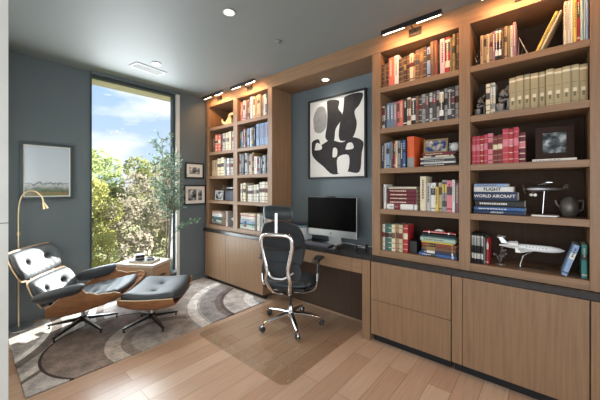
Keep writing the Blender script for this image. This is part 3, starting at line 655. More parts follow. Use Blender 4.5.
# photos standing on shelves
goldf = mat('antique_gold_frame', S(150, 124, 84), .4, metal=.3, noise=.3, scale=50)
def easel(fr, h_):
    MB().prism([(0.012, h_*.5), (.05, .001), (.056, .001), (.018, h_*.55)], -.012, .012, plane='yz').build('easel_leg', M['black'], fr)
cp = photo_mat('colour_photo', (40, 60, 120), (150, 140, 130), (230, 225, 215), 20)
f = frame('framed_photo', .185, .115, .014, .012, goldf, cp, 'gold framed photograph standing on the flat book pile, middle shelf', 'picture', (-.700, YF+.09, ztop+.004), (math.radians(-5), 0, math.radians(2))); easel(f, .115)
cp2 = photo_mat('dark_photo', (30, 34, 40), (96, 104, 104), (190, 196, 196), 18)
f = frame('framed_photo', .195, .215, .038, .018, mat('dark_brown_frame', S(52, 34, 26), .6, noise=.4, scale=40, spec=.2), cp2, 'dark wide framed photograph standing on white book, middle shelf of rightmost bay', 'picture', (.032, YF+.10, SH[2]+.021), (math.radians(-5), 0, math.radians(2))); easel(f, .215)
bk = make_book(.016, .215, .16, 'white', 'plain', random.Random(2)); bk.rotation_euler = (0, -PI/2, 0); bk.location = (.135, YF+.03, SH[2]+.001); tag(bk, 'flat white book under the dark framed photograph, middle shelf', 'book')
f = frame('framed_photo', .20, .135, .008, .012, M['white'], ph, 'pale framed black and white photograph standing on fourth shelf nearest the window', 'picture', (-3.750, YF+.08, SH[3]+.006), (math.radians(-5), 0, 0)); easel(f, .135)

# ------------------------------------------------------------ small shelf objects
# baseball in a clear cube
bb = empty('display_case', (-.560, YF+.10, ztop+.001), 0, 'clear cube with a white ball inside, on the pile beside the gold frame', 'display case')
MB().box(-.034, .034, -.034, .034, 0, .004).build('base', M['black'], bb)
mb = MB(); mb.box(-.034, -.032, -.034, .034, .0045, .07); mb.box(.032, .034, -.034, .034, .0045, .07); mb.box(-.0318, .0318, -.034, -.032, .0045, .07); mb.box(-.0318, .0318, .032, .034, .0045, .07); mb.box(-.0318, .0318, -.0318, .0318, .068, .07)
mb.build('clear_cover', M['acrylic'], bb)
ballm = mat('white_ball', S(236, 232, 224), .5)
mb = MB(); mb.lathe([(.029*math.sin(PI*i/14)+.0001, .034-.029*math.cos(PI*i/14)) for i in range(15)], n=24)
ball = mb.build('baseball', ballm, None, smooth=True, loc=(-.560, YF+.10, ztop+.0065)); tag(ball, 'white baseball inside the clear display cube', 'ball')
MB().tube([(.0292*math.cos(t)*.9, .0292*math.sin(t)*.9, .034+.0126*math.sin(2*t)) for t in [2*PI*i/24 for i in range(24)]], .0012, 5, closed=True).build('stitching', bmat('red'), ball)
# red model car
carr = empty('model_car', (-.665, YF+.10, zc+.013), 0, 'long red and white model car on top of the book pile, bottom shelf', 'model car')
MB().box(-.13, .125, -.05, .05, -.0115, -.001).build('display_base', M['black'], carr, .002)
redp = mat('red_car_paint', S(196, 26, 34), .2, coat=.8)
def carbody(u, v, s):
    x = u*.118; wv = .036*(1-.18*abs(u)**6); y = v*wv
    if s == 0: return (x, y, .009)
    e = (1-abs(v)**6)*(1-abs(u)**10); zt = .022+.006*math.exp(-((u+.75)/.25)**2)+.003*math.exp(-((u-.6)/.3)**2)
    return (x, y, .010+(zt-.010)*(.55+.45*e))
MB().slab(carbody, 24, 10).build('body', redp, carr, smooth=True)
MB().slab(lambda u, v, s: (u*.035-.005, v*.026*(1-.25*(s)), .0235+(0 if s == 0 else .014*(1-abs(u)**3)*(1-abs(v)**6))), 12, 8).build('cabin', M['white'], carr, smooth=True)
MB().box(-.11, .08, -.0375, -.0355, .014, .0165).build('side_stripe', M['white'], carr)
MB().box(-.1205, -.114, -.034, .034, .008, .014).build('bumper', M['chrome'], carr, .001); MB().box(.114, .1205, -.034, .034, .008, .014).build('bumper', M['chrome'], carr, .001)
for x in (-.075, .072):
    for s_ in (-1, 1):
        wl = MB().lathe([(.0125, -.005), (.0135, 0), (.0125, .005)], (x, s_*.034, .0128), 18, axis=(0, 1, 0)).build('wheel', M['rubber'], carr, smooth=True)
        MB().lathe([(.008, -.0056), (.008, .0056)], (x, s_*.034, .0128), 14, axis=(0, 1, 0)).build('hubcap', M['white'], wl)
# black bookend box
tag(B('bookend', -.897, -.835, YF+.05, YF+.17, SH[4]+.001, SH[4]+.105, M['black'], None, .004), 'small black block bookend right of the leather books, bottom shelf', 'bookend')
# books' bookends of wire (bay D top)
def wire_bookend(x, mir, label):
    r = empty('bookend', (x, YF+.10, SH[0]+.001), 0, label, 'bookend', 'wire bookends on the top shelf')
    MB().box(-.022, .022, -.05, .05, 0, .003).build('base', M['blackm'], r)
    for k, pts_ in enumerate(([(.015*mir, 0, .003), (-.012*mir, 0, .06), (.014*mir, 0, .14)], [(-.018*mir, 0, .003), (.014*mir, 0, .07), (-.012*mir, 0, .11)], [(.016*mir, -.03, .003), (.0, -.01, .05), (-.016*mir, .0, .09)])):
        MB().tube(smoothpath(pts_, 5), .0035, 8).build('curved_wire', M['bronze'], r, smooth=True)
wire_bookend(-.405, 1, 'curled dark metal bookend at the left end of the rightmost top shelf')
r = empty('bookend', (-.128, YF+.10, SH[0]+.001), 0, 'triangular dark metal bookend right of the tan books, top shelf', 'bookend', 'wire bookends on the top shelf')
MB().box(-.033, .033, -.04, .04, 0, .003).build('base', M['blackm'], r)
MB().tube([(-.03, 0, .005), (-.025, 0, .155), (.03, 0, .006)], .004, 8).build('triangle_rod', M['alu'], r); MB().tube([(-.02, .01, .005), (.0, .01, .10), (.02, .01, .005)], .003, 8).build('inner_rod', M['bronze'], r)
# seated figure statuettes
def statuette(loc, rz, sc, pose, label):
    r = empty('statuette', loc, rz, label, 'statuette', 'bronze seated figures'); r.scale = (sc,)*3
    MB().box(-.045, .045, -.035, .035, 0, .012).build('plinth', M['bronze'], r, .002)
    MB().lathe([(.026, .0125), (.024, .03), (.028, .055), (.022, .062), (.001, .063)], (.012, 0, 0), 12).build('rock_seat', M['bronze'], r, smooth=True)
    J = {'pel': (.012, 0, .078), 'ch': (-.006, 0, .122), 'nk': (-.020, 0, .145), 'hd': (-.032, 0, .160), 'hd2': (-.038, 0, .172)}
    E_ = [('pel', 'ch'), ('ch', 'nk'), ('nk', 'hd'), ('hd', 'hd2')]
    R_ = {'pel': .018, 'ch': .021, 'nk': .009, 'hd': .0135, 'hd2': .010}
    for s_ in (-1, 1):
        k = 'l' if s_ < 0 else 'r'
        J['hp'+k] = (.008, s_*.012, .074); J['kn'+k] = (-.034, s_*.016, .078+(0.006 if s_ > 0 else 0)); J['an'+k] = (-.026-.006*s_, s_*.015, .028); J['ft'+k] = (-.042, s_*.016, .020)
        J['sh'+k] = (-.006, s_*.024, .134)
        if pose == 0:
            J['el'+k] = (-.028, s_*.022, .098) if s_ > 0 else (-.022, s_*.030, .100); J['ha'+k] = (-.038, s_*.006, .145) if s_ > 0 else (-.040, s_*.012, .088)
        else:
            J['el'+k] = (-.020, s_*.034, .106); J['ha'+k] = (-.038, s_*.014, .092)
        E_ += [('pel', 'hp'+k), ('hp'+k, 'kn'+k), ('kn'+k, 'an'+k), ('an'+k, 'ft'+k), ('ch', 'sh'+k), ('sh'+k, 'el'+k), ('el'+k, 'ha'+k)]
        R_.update({'hp'+k: .014, 'kn'+k: .0095, 'an'+k: .006, 'ft'+k: .006, 'sh'+k: .010, 'el'+k: .0075, 'ha'+k: .0065})
    ks = list(J); me = bpy.data.meshes.new('figure'); me.from_pydata([J[k] for k in ks], [(ks.index(a), ks.index(b)) for a, b in E_], [])
    o = bpy.data.objects.new('figure', me); COL.objects.link(o); o.parent = r; me.materials.append(M['bronze'])
    md = o.modifiers.new('skin', 'SKIN'); 
    for i, k in enumerate(ks):
        me.skin_vertices[0].data[i].radius = (R_[k],)*2; me.skin_vertices[0].data[i].use_root = (k == 'pel')
    md.use_smooth_shade = True; sb = o.modifiers.new('sub', 'SUBSURF'); sb.levels = 1; sb.render_levels = 2
    return r
statuette((-.385, YF+.075, SH[1]+.001), PI, .95, 1, 'small dark bronze seated figure left of the two ornate books')
statuette((-.246, YF+.06, SH[1]+.001), PI, 1.12, 0, 'bronze seated figure leaning on its hand, right of two ornate books')
# ivory horned skull (bay A, top)
hs = empty('animal_carving', (-3.50, YF+.10, SH[0]+.001), 0, 'tan curled horn carving on the top shelf nearest the window', 'carving')
MB().slab(lambda u, v, s: (u*.09, v*.045*(1-.3*u*u), .012 if s == 0 else .012+.10*max(0, (1-abs(u)**2.4))**.6*max(0, (1-abs(v)**3))**.6+.02*math.sin(5*u)*(1-abs(v))*(1-u*u)), 20, 12).build('body', M['ivory'], hs, smooth=True)
MB().tube(smoothpath([(-.06, 0, .05), (-.12, -.01, .05), (-.155, -.02, .085), (-.15, -.02, .12)], 6), [.030*(1-i/26) for i in range(19)], 12).build('horn', M['ivory'], hs, smooth=True)
MB().tube(smoothpath([(-.02, 0, .09), (.03, -.01, .155), (.10, -.01, .15), (.12, -.01, .09)], 6), [.026*(1-i/28) for i in range(19)], 12).build('horn', M['ivory'], hs, smooth=True)
MB().box(-.09, .09, -.04, .04, 0, .0115).build('base', M['bronze'], hs, .002)

def airplane_prop(loc, rz, label):
    r = empty('model_airplane', loc, rz, label, 'model airplane')
    MB().lathe([(.028, 0), (.030, .004), (.006, .008), (.004, .012)], (-.02, 0, 0), 20).build('stand_base', M['blackm'], r, smooth=True)
    MB().tube([(-.02, 0, .01), (-.01, 0, .165)], .003, 8).build('stand_rod', M['chrome'], r)
    sil = mat('polished_silver', (.55, .55, .56), .22, metal=1); drk = mat('grey_fuselage', (.32, .32, .33), .28, metal=.8)
    MB().lathe([(.001, -.115), (.010, -.112), (.016, -.09), (.017, -.04), (.014, .02), (.008, .08), (.003, .125), (.001, .127)], (0, 0, .18), 16, axis=(1, 0, 0)).build('fuselage', drk, r, smooth=True)
    MB().slab(lambda u, v, s: (-.045+u*.022, v*.14, .202+.02*abs(v)+(.004*(1-u*u) if s else 0)), 8, 12).build('wing', sil, r, smooth=True)
    MB().slab(lambda u, v, s: (.105+u*.013, v*.042, .184+(.002 if s else 0)), 4, 6).build('tailplane', sil, r)
    MB().prism([(.085, .185), (.122, .185), (.125, .215), (.108, .212)], -.0015, .0015).build('tail_fin', sil, r)
    pr = MB().lathe([(.006, -.014), (.001, -.022)], (-.11, 0, .18), 12, axis=(1, 0, 0)).build('propeller', sil, r)
    MB().bar((-.128, -.02, .148), (-.128, .02, .212), .007, .002).build('propeller_blade', sil, pr)
    for s_ in (-1, 1):
        MB().tube([(-.06, s_*.01, .17), (-.075, s_*.028, .143)], .002, 6).build('landing_strut', sil, r)
        MB().lathe([(.010, -.003), (.010, .003)], (-.075, s_*.028, .140), 14, axis=(0, 1, 0)).build('wheel', M['white'], r)
airplane_prop((-.01, YF+.16, SH[3]+.001), math.radians(24), 'silver propeller model airplane on a thin stand, fourth shelf of rightmost bay')
def jet(loc, rz, label):
    r = empty('model_jet', loc, rz, label, 'model airplane'); r.scale = (1.22, 1.1, 1.32)
    wht = mat('jet_white', S(236, 236, 234), .22, coat=.5)
    MB().prism([(-.055, -.03), (.06, -.04), (.06, .04), (-.045, .03)], 0, .005, plane='xy').build('stand_base', M['acrylic'], r)
    MB().tube([(-.045, 0, .005), (-.03, 0, .06), (.015, 0, .088)], .003, 8).build('stand_rod', M['chrome'], r)
    MB().lathe([(.001, -.145), (.004, -.143), (.010, -.10), (.0165, -.04), (.0175, .05), (.0165, .095), (.011, .128), (.003, .145), (.001, .147)], (0, 0, .105), 20, axis=(1, 0, 0)).build('fuselage', wht, r, smooth=True)
    for s_ in (-1, 1):
        MB().prism([(.03, s_*.008), (-.045, s_*.14), (-.066, s_*.14), (-.035, s_*.008)], .094, .097, plane='xy').build('wing', wht, r)
        MB().prism([(-.066, .096), (-.045, .096), (-.058, .118), (-.068, .118)], s_*.14-.001, s_*.14+.001).build('winglet', wht, r)
        en = MB().lathe([(.006, -.03), (.011, -.02), (.0115, .016), (.009, .022)], (-.075, s_*.026, .118), 14, axis=(1, 0, 0)).build('engine', wht, r, smooth=True)
        MB().lathe([(.0085, .0225), (.0085, .024)], (-.075, s_*.026, .118), 14, axis=(1, 0, 0)).build('engine_intake', M['black'], en)
        mb = MB()
        for k in range(7): mb.lathe([(.0024, 0), (.0024, .0012)], (-.015+k*.014, s_*.0165, .1095), 8, axis=(0, s_, 0))
        mb.build('cabin_windows', M['black'], r)
        MB().prism([(-.112, s_*.002), (-.142, s_*.05), (-.155, s_*.05), (-.145, s_*.002)], .152, .154, plane='xy').build('tailplane', wht, r)
    MB().prism([(-.10, .116), (-.132, .116), (-.152, .154), (-.132, .154)], -.002, .002).build('tail_fin', M['alu'], r)
jet((-.095, YF+.13, SH[4]+.001), math.radians(4), 'white twin engine model jet on a clear stand, bottom shelf of rightmost bay')
# dark helmet / pot
hp_ = empty('dark_pot', (.106, YF+.17, SH[3]+.001), 0, 'dark round metal pot with handle at right end of fourth shelf', 'pot'); hp_.scale = (.88, .88, 1.05)
MB().lathe([(.035, 0), (.05, .02), (.056, .055), (.05, .09), (.032, .112), (.028, .12), (.001, .124)], n=24).build('body', M['bronze'], hp_, smooth=True)
MB().tube(smoothpath([(.045, 0, .095), (.075, 0, .10), (.072, 0, .05), (.05, 0, .035)], 5), .005, 8).build('handle', M['bronze'], hp_, smooth=True)
MB().tube(smoothpath([(-.045, 0, .05), (-.07, 0, .075), (-.078, 0, .10)], 5), .007, 8).build('spout', M['bronze'], hp_, smooth=True)
tr = MB().prism([(-.07, -.03), (.06, -.035), (.07, .03), (-.06, .035)], 0, .010, plane='xy').build('paper_tray', M['white'], None, .002, loc=(-.015, YF+.06, SH[3]+.001)); tag(tr, 'small flat white dish under the propeller airplane, fourth shelf', 'dish')
# small dark cluster sculpture bottom shelf D
sc_ = empty('tree_sculpture', (-.265, YF+.11, SH[4]+.001), 0, 'small dark branching metal sculpture between journals and jet, bottom shelf', 'sculpture')
MB().lathe([(.03, 0), (.028, .008), (.006, .012), (.001, .013)], n=16).build('base', M['bronze'], sc_, smooth=True)
rr = random.Random(4)
for k in range(9):
    a = rr.uniform(0, 6.28); q = Vector((math.cos(a)*.035, math.sin(a)*.03, rr.uniform(.05, .12)))
    bm_ = MB().tube(smoothpath([(0, 0, .012), q*.55+Vector((0, 0, .02)), q], 4), .0035, 6); bm_.lathe([(.001, -.011), (.009, -.006), (.011, 0), (.009, .006), (.001, .011)], q, 10)
    bm_.build('branch', M['bronze'], sc_, smooth=True)
# bay A fourth shelf: model biplane over a dark box
bx_ = empty('dark_box', (-3.46, YF+.12, SH[3]+.001), 0, 'dark box with a lid, fourth shelf nearest the window', 'box')
MB().box(-.10, .10, -.06, .06, 0, .13).build('body', mat('dark_box_navy', S(44, 46, 66), .4), bx_, .003); MB().box(-.102, .102, -.062, .062, .131, .145).build('lid', M['black'], bx_, .002)
bp_ = empty('model_biplane', (-3.50, YF+.11, SH[3]+.147), 0, 'silver model biplane on the dark box lid, shelf nearest the window', 'model airplane')
MB().lathe([(.001, -.10), (.012, -.09), (.014, 0), (.004, .11), (.001, .112)], (0, 0, .035), 14, axis=(1, 0, 0)).build('fuselage', M['alu'], bp_, smooth=True)
MB().slab(lambda u, v, s: (-.04+u*.02, v*.10, .020+(.003 if s else 0)), 3, 6).build('lower_wing', M['alu'], bp_); MB().slab(lambda u, v, s: (-.045+u*.02, v*.10, .066+(.003 if s else 0)), 3, 6).build('upper_wing', M['alu'], bp_)
mb = MB()
for y in (-.08, -.03, .03, .08): mb.tube([(-.04, y, .022), (-.045, y, .068)], .0015, 6)
mb.build('struts', M['alu'], bp_); MB().prism([(.085, .04), (.11, .04), (.11, .075), (.098, .07)], -.001, .001).build('tail_fin', M['alu'], bp_)
for s_ in (-1, 1): MB().lathe([(.010, -.003), (.010, .003)], (-.05, s_*.03, .0105), 12, axis=(0, 1, 0)).build('wheel', M['rubber'], bp_)
# bottom shelf A: little goblet
gb = MB().lathe([(.024, 0), (.024, .004), (.005, .010), (.005, .06), (.022, .08), (.026, .12), (.023, .12), (.018, .085), (.001, .075)], n=18).build('goblet', M['alu'], None, smooth=True, loc=(-3.40, YF+.09, SH[4]+.001)); tag(gb, 'small silver goblet right of the slim books, bottom shelf near window', 'goblet')

# ------------------------------------------------------------ desk top things
DZ = .7705
mon = empty('computer_monitor', (-1.80, 2.63, DZ), math.radians(3), 'large black screened silver desktop computer on the black worktop', 'computer')
MB().prism(rrect(-.10, .10, -.06, .09, .02), 0, .006, plane='xy').build('stand_foot', M['alu'], mon)
MB().bar((0, .085, .006), (0, .03, .24), .16, .006, up=(0, 1, 0)).build('stand_neck', M['alu'], mon)
MB().box(-.308, .308, -.008, .008, .078, .508).build('casing', M['alu'], mon, .004)
MB().box(-.306, .306, -.0105, -.0085, .152, .506).build('screen', M['screen'], mon, .001)
lg = MB().lathe([(.001, 0), (.009, 0), (.009, .0008), (.001, .0008)], (0, -.0092, .114), 18, axis=(0, -1, 0)); lg.bar((0, -.0085, .124), (.004, -.0085, .131), .0035, .001, up=(0, 1, 0)); lg.build('logo', M['black'], mon)
cm = MB(); cm.box(-.045, .045, -.02, .02, .5085, .520); cm.build('webcam', M['black'], mon, .003)
kb = empty('keyboard', (-1.93, 2.485, DZ), math.radians(2), 'slim dark keyboard lying in front of the computer', 'keyboard')
MB().box(-.22, .22, -.065, .065, 0, .012).build('body', mat('grey_keyboard', S(70, 72, 84), .4), kb, .003)
mb = MB()
for r_ in range(5):
    for c_ in range(18): mb.box(-.212+c_*.0237, -.212+c_*.0237+.019, -.056+r_*.0228, -.056+r_*.0228+.018, .0125, .016)
mb.build('keys', mat('key_caps', S(92, 94, 104), .5), kb); 
ms_ = empty('computer_mouse', (-1.62, 2.48, DZ), math.radians(-10), 'small black mouse right of the keyboard', 'mouse')
MB().slab(lambda u, v, s: (v*.029*(1-.15*u*u), u*.05, .0005 if s == 0 else .003+.028*(1-abs(u)**2.5)**.5*(1-abs(v)**2.5)**.5), 12, 10).build('shell', M['black'], ms_, smooth=True)
MB().box(-.002, .002, .018, .032, .026, .031).build('scroll_wheel', M['alu'], ms_, .001)
# white printer-like box with papers and a green folder
pr = empty('printer', (-2.305, 2.61, DZ), 0, 'white box printer on the left end of the desk worktop', 'printer')
MB().box(-.125, .165, -.11, .12, 0, .15).build('body', mat('printer_white', S(214, 218, 222), .4), pr, .012, seg=3); MB().box(-.10, .14, -.1115, -.105, .03, .06).build('paper_slot', M['black'], pr)
MB().box(-.11, .15, -.10, .11, .1505, .156).build('lid', mat('printer_lid', S(60, 64, 68), .3), pr, .002)
for k, (c, z, dx) in enumerate((('white', .1575, 0), ('turquoise', .1675, .012), ('navy', .1755, -.01))):
    o = B('folder', -2.42+dx, -2.16+dx, 2.52, 2.71, DZ+z, DZ+z+(.009 if k == 0 else .006), bmat(c), None, .001); tag(o, f'{c} folder lying in the pile on the white printer', 'folder', 'folders on the printer')
# cable and small bracket at the right of the monitor
hd = empty('headset', (-1.42, 2.60, DZ), math.radians(30), 'small black headset with a pale band lying right of the computer', 'headset')
MB().tube(arc((0, 0, .005), .055, 20, 200, 14, 'xy'), .004, 8).build('headband', M['alu'], hd, smooth=True)
for a in (20, 200):
    c_ = (math.cos(math.radians(a))*.055, math.sin(math.radians(a))*.055, .022)
    MB().lathe([(.001, -.01), (.019, -.009), (.021, 0), (.018, .009), (.001, .010)], c_, 16, axis=(math.cos(math.radians(a)), math.sin(math.radians(a)), 0)).build('ear_cushion', M['black'], hd, smooth=True)
cb = MB().tube(smoothpath([(-1.80, 2.735, DZ+.004), (-1.66, 2.755, DZ+.004), (-1.50, 2.72, DZ+.004), (-1.36, 2.75, DZ+.004), (-1.25, 2.74, DZ+.004)], 6), .003, 6).build('cable', M['white'], None, smooth=True); tag(cb, 'thin white cable running along the back of the worktop', 'cable')

# ------------------------------------------------------------ lounge chair
FA = math.atan2(.455, .43); LA = math.radians(52)
lc = empty('lounge_chair', (-3.50, .785, .0125), LA, 'moulded rosewood lounge chair with dark leather cushions on a star base', 'lounge chair')
def sq(u, v, k=.30): return u*math.sqrt(1-k*v*v), v*math.sqrt(1-k*u*u)
def back_panel(name, c, th, h_, w_, zt=.055):
    up = Vector((-math.sin(th), 0, math.cos(th))); nr = Vector((math.cos(th), 0, math.sin(th))); c = Vector(c)
    def pt(a, b, n): return c+up*a+Vector((0, b, 0))+nr*(n+.55*b*b)
    def shell(u, v, s):
        a, b = sq(u, v, .22); return pt(a*h_/2, b*w_/2, -.012 if s == 0 else 0)
    sh = MB().slab(shell, 16, 24).build(name, [M['rosewood']], lc, smooth=True)
    def rim(t):   # pale ply edge
        pass
    def cush(u, v, s):
        a, b = sq(u, v, .22); f_ = (1-abs(u)**5)*(1-abs(v)**7); e = max(0, f_)**.5
        n = .0015 if s == 0 else .004+zt*e
        if s:
            for bu, bv in ((0.05, -.42), (0.05, .42)):
                d2 = ((u-bu)*h_/2)**2+((v-bv)*w_/2)**2; n -= .030*math.exp(-d2/.0006)+.010*math.exp(-d2/.004)
            n += .0018*math.sin(30*v+7*u)*math.exp(-((u+.45)**2)/.10)*e
        return pt(a*(h_/2-.008), b*(w_/2-.010), n)
    cu = MB().slab(cush, 36, 60).build('cushion', [M['leather']], lc, smooth='all')
    for bv in (-.42, .42):
        p = pt(.05*h_/2, bv*w_/2, zt-.028); MB().lathe([(.001, .004), (.008, .003), (.009, 0), (.009, -.008)], p, 14, axis=nr+Vector((0, -1.1*bv*w_/2, 0))).build('button', M['black'], cu, smooth=True)
    # edge band
    mb = MB(); loop = []
    n_ = 28
    for side in range(4):
        for i in range(n_):
            t = -1+2*i/n_; u, v = [(t, -1), (1, t), (-t, 1), (-1, -t)][side]; a, b = sq(u, v, .22); loop.append(pt(a*(h_/2+.001), b*(w_/2+.001), -.006))
    mb.tube(loop, .0065, 6, closed=True); mb.build('shell_edge', M['plyedge'], sh, smooth=True)
    return sh
back_panel('headrest_shell', (-.432, 0, .655), math.radians(24), .305, .64)
back_panel('lumbar_shell', (-.283, 0, .405), math.radians(26), .29, .62)
# back spines joining shells
for y in (-.16, .16): MB().bar((-.165, y, .27), (-.455, y, .66), .035, .010, up=(0, 1, 0)).build('back_brace', M['blackm'], lc, .002)
def z0(x): return .205+.10*(x+.1)+.34*(x+.1)**2
def fl(x):
    P_ = [(-.20, .03), (-.10, .13), (0, .19), (.06, .25), (.12, .26), (.20, .165), (.30, .115), (.40, .085), (.47, .045), (.52, .03)]
    for (a, b), (c, d) in zip(P_, P_[1:]):
        if x <= c: 
            t = min(1, max(0, (x-a)/(c-a))); t = t*t*(3-2*t); return b+(d-b)*t
    return .05
def seat_shell(u, v, s):
    a, b = u, v; x = .170+.310*a*math.sqrt(1-.10*b*b); q = abs(b)
    off = .012 if s else 0
    r_ = max(0, (q-.55)/.45); y = (1 if b > 0 else -1)*(min(q, .55)*.50+.075*math.sin(min(r_, 1)*PI/2)) if q > 0 else 0
    zz = z0(x)+fl(x)*(r_**1.6); y = y-(1 if b > 0 else -1)*off*(r_ > .35)*1.0
    return (x, y, zz+off*(1 if r_ <= .9 else .2))
ss = MB().slab(seat_shell, 30, 40).build('seat_shell', M['rosewood'], lc, smooth=True)
ring = [seat_shell(-1+2*i/40, 1, 0) for i in range(41)]; ring2 = [seat_shell(-1+2*i/40, -1, 0) for i in range(41)]
for rg in (ring, ring2): MB().tube([(p[0], p[1]*.985, p[2]+.002) for p in rg], .0065, 6).build('shell_edge', M['plyedge'], ss, smooth=True)
def seat_cush(u, v, s):
    a, b = sq(u, v, .18); x = .140+.300*a; y = b*.285; e = (max(0, 1-abs(u)**6)*max(0, 1-abs(v)**6))**.5
    zb = z0(x)+.022+.03*abs(v)**4; zt = zb+.022+.085*e*(1-.50*max(0, a))
    if s:
        for bu, bv in ((.0, -.42), (.0, .42)):
            d2 = ((u-bu)*.325)**2+((v-bv)*.285)**2; zt -= .022*math.exp(-d2/.0006)+.010*math.exp(-d2/.005)
        zt += .003*math.sin(20*u+3*v)*e
    return (x, y, zt if s else zb)
MB().slab(seat_cush, 36, 36).build('seat_cushion', M['leather'], lc, smooth='all')
for s_ in (-1, 1):
    def arm(u, v, s, s_=s_):
        a, b = sq(u, v, .16); x = -.025+a*.195; y = s_*(.345)+b*.052; e = (max(0, 1-abs(u)**6)*max(0, 1-abs(v)**4))**.5
        zc_ = .470+.22*(x); inn = (1-b*s_)/2
        return (x, y, zc_-.010-(.018+.075*inn)*e if s == 0 else zc_-.004+.030*e)
    MB().slab(arm, 26, 14).build('armrest', M['leather'], lc, smooth='all')
    MB().bar((.07, s_*.322, .43), (.09, s_*.322, .475), .12, .014, up=(0, 1, 0)).build('armrest_bracket', M['rosewood'], lc)
MB().lathe([(.018, .07), (.018, .17), (.05, .185), (.06, .205), (.001, .206)], (.0, 0, 0), 20).build('pedestal', M['alu'], lc, smooth=True)
hb = MB().lathe([(.03, .055), (.04, .07), (.04, .09), (.025, .105), (.001, .106)], n=20).build('base_hub', M['blackm'], lc, smooth=True)
def star(root, n, a0, R_, loc=(0, 0)):
    for k in range(n):
        a = math.radians(a0+360/n*k); c, s_ = math.cos(a), math.sin(a)
        lg = MB().bar((c*.025, s_*.025, .078), (c*R_, s_*R_, .032), .040, .030, w2=.022, h2=.014).build('leg', M['blackm'], root, .003)
        MB().bar((c*.03, s_*.03, .0937), (c*(R_-.002), s_*(R_-.002), .0395), .020, .0015, w2=.012).build('leg_inlay', M['alu'], lg)
        MB().lathe([(.011, 0), (.012, .004), (.006, .010), (.005, .026)], (c*(R_-.012), s_*(R_-.012), 0), 12).build('foot_glide', M['black'], lg)
star(lc, 5, 15-math.degrees(LA), .305)

ot = empty('ottoman', (-3.05, 1.255, .0125), FA, 'moulded rosewood ottoman with dark leather cushion on a four-star base', 'ottoman')
def ott_shell(u, v, s):
    q = abs(v); r_ = max(0, (q-.55)/.45); off = .012 if s else 0
    x = .075+.250*u*math.sqrt(1-.10*v*v); sg = 1 if v > 0 else -1
    y = sg*(min(q, .55)*.49+.07*math.sin(r_*PI/2))-sg*off*(r_ > .35)
    zz = .240+.050*u*u*(1 if u < 0 else .8)+.004*u+(.110-.035*u*u)*r_**1.5
    return (x, y, zz+off*(1 if r_ <= .9 else .2))
osh = MB().slab(ott_shell, 24, 40).build('shell', M['rosewood'], ot, smooth=True)
for vv in (-1, 1): MB().tube([(p[0], p[1]*.985, p[2]+.002) for p in [ott_shell(-1+2*i/30, vv, 0) for i in range(31)]], .0065, 6).build('shell_edge', M['plyedge'], osh, smooth=True)
def ott_c(u, v, s):
    a, b = sq(u, v, .16); x = .075+.255*a; y = .308*b; e = (max(0, 1-abs(u)**6)*max(0, 1-abs(v)**6))**.5
    zb = .272+.030*u*u+.050*abs(v)**3; zt = zb+.032+.072*e
    if s:
        for bv in (-.36, .36):
            d2 = (u*.255)**2+((v-bv)*.308)**2; zt -= .018*math.exp(-d2/.0006)+.012*math.exp(-d2/.005)
    return (x, y, zt if s else zb)
MB().slab(ott_c, 36, 36).build('cushion', M['leather'], ot, smooth='all')
MB().lathe([(.018, .07), (.018, .205), (.06, .22), (.07, .240), (.001, .241)], n=20).build('pedestal', M['alu'], ot, smooth=True)
MB().lathe([(.03, .055), (.04, .07), (.04, .09), (.025, .105), (.001, .106)], n=20).build('base_hub', M['blackm'], ot, smooth=True)
star(ot, 4, -math.degrees(FA), .265)

# ------------------------------------------------------------ floor lamp behind the lounge chair
fp = empty('floor_lamp', (-3.925, .365, .0125), 0, 'slim curved brass floor lamp behind the lounge chair by the blue wall', 'lamp')
MB().lathe([(.11, 0), (.115, .003), (.114, .010), (.03, .014), (.009, .018)], n=32).build('base', M['alu'], fp, smooth=True)
ctl = [(0, 0, .012), (-.004, 0, .4), (-.004, 0, .9), (0, .0, 1.12), (.004, .012, 1.25), (.010, .05, 1.325), (.018, .115, 1.335), (.026, .165, 1.28), (.03, .18, 1.225)]
MB().tube(smoothpath(ctl, 8), .0065, 10).build('pole', M['brass'], fp, smooth=True)
MB().lathe([(.010, -.02), (.012, 0), (.010, .02)], (-.004, 0, .92), 12).build('switch', M['brass'], fp, smooth=True)
MB().lathe([(.006, .03), (.013, .015), (.028, -.045), (.026, -.045), (.011, .01), (.004, .02)], (.03, .183, 1.20), 20, axis=(0, -.25, 1)).build('lamp_shade', M['brass'], fp, smooth=True)

# ------------------------------------------------------------ side table with its things
th = math.atan2(1.385-1.135, -3.41+3.83)
st = empty('side_table', (-3.705, 1.440, .0125), th, 'square wooden cube side table with pale top standing by the window', 'side table')
sx, sy, hz = .245, .17, .485
MB().box(-sx+.008, sx-.008, -sy+.008, sy-.008, 0, hz-.035).build('body', M['table'], st, .004)
MB().box(-sx, sx, -sy, sy, hz-.034, hz).build('table_top', M['tabletop'], st, .004)
dr = MB().box(sx-.0075, sx+.002, -sy+.03, sy-.03, .25, .43).build('drawer', M['table'], st, .002)
MB().box(sx+.0022, sx+.010, -.045, .045, .33, .345).build('handle', M['black'], dr, .002)
def on_table(x, y): 
    c, s_ = math.cos(th), math.sin(th); return (-3.705+x*c-y*s_, 1.440+x*s_+y*c, .0125+hz+.001)
bk = MB(); tb = empty('magazine', on_table(.02, -.02), th+.1, 'dark grey hardback book lying flat on the cube side table', 'book')
MB().box(-.15, .15, -.09, .09, 0, .003).box(-.15, .15, -.09, .09, .019, .022).build('cover', bmat('dark grey'), tb, .001); MB().box(-.145, .148, -.086, .086, .0032, .0188).build('pages', M['paper'], tb)
cx_ = on_table(-.045, -.02); cnd = empty('candle_bowl', (cx_[0], cx_[1], cx_[2]+.023), 0, 'round black lidded jar standing on the dark book, side table', 'jar')
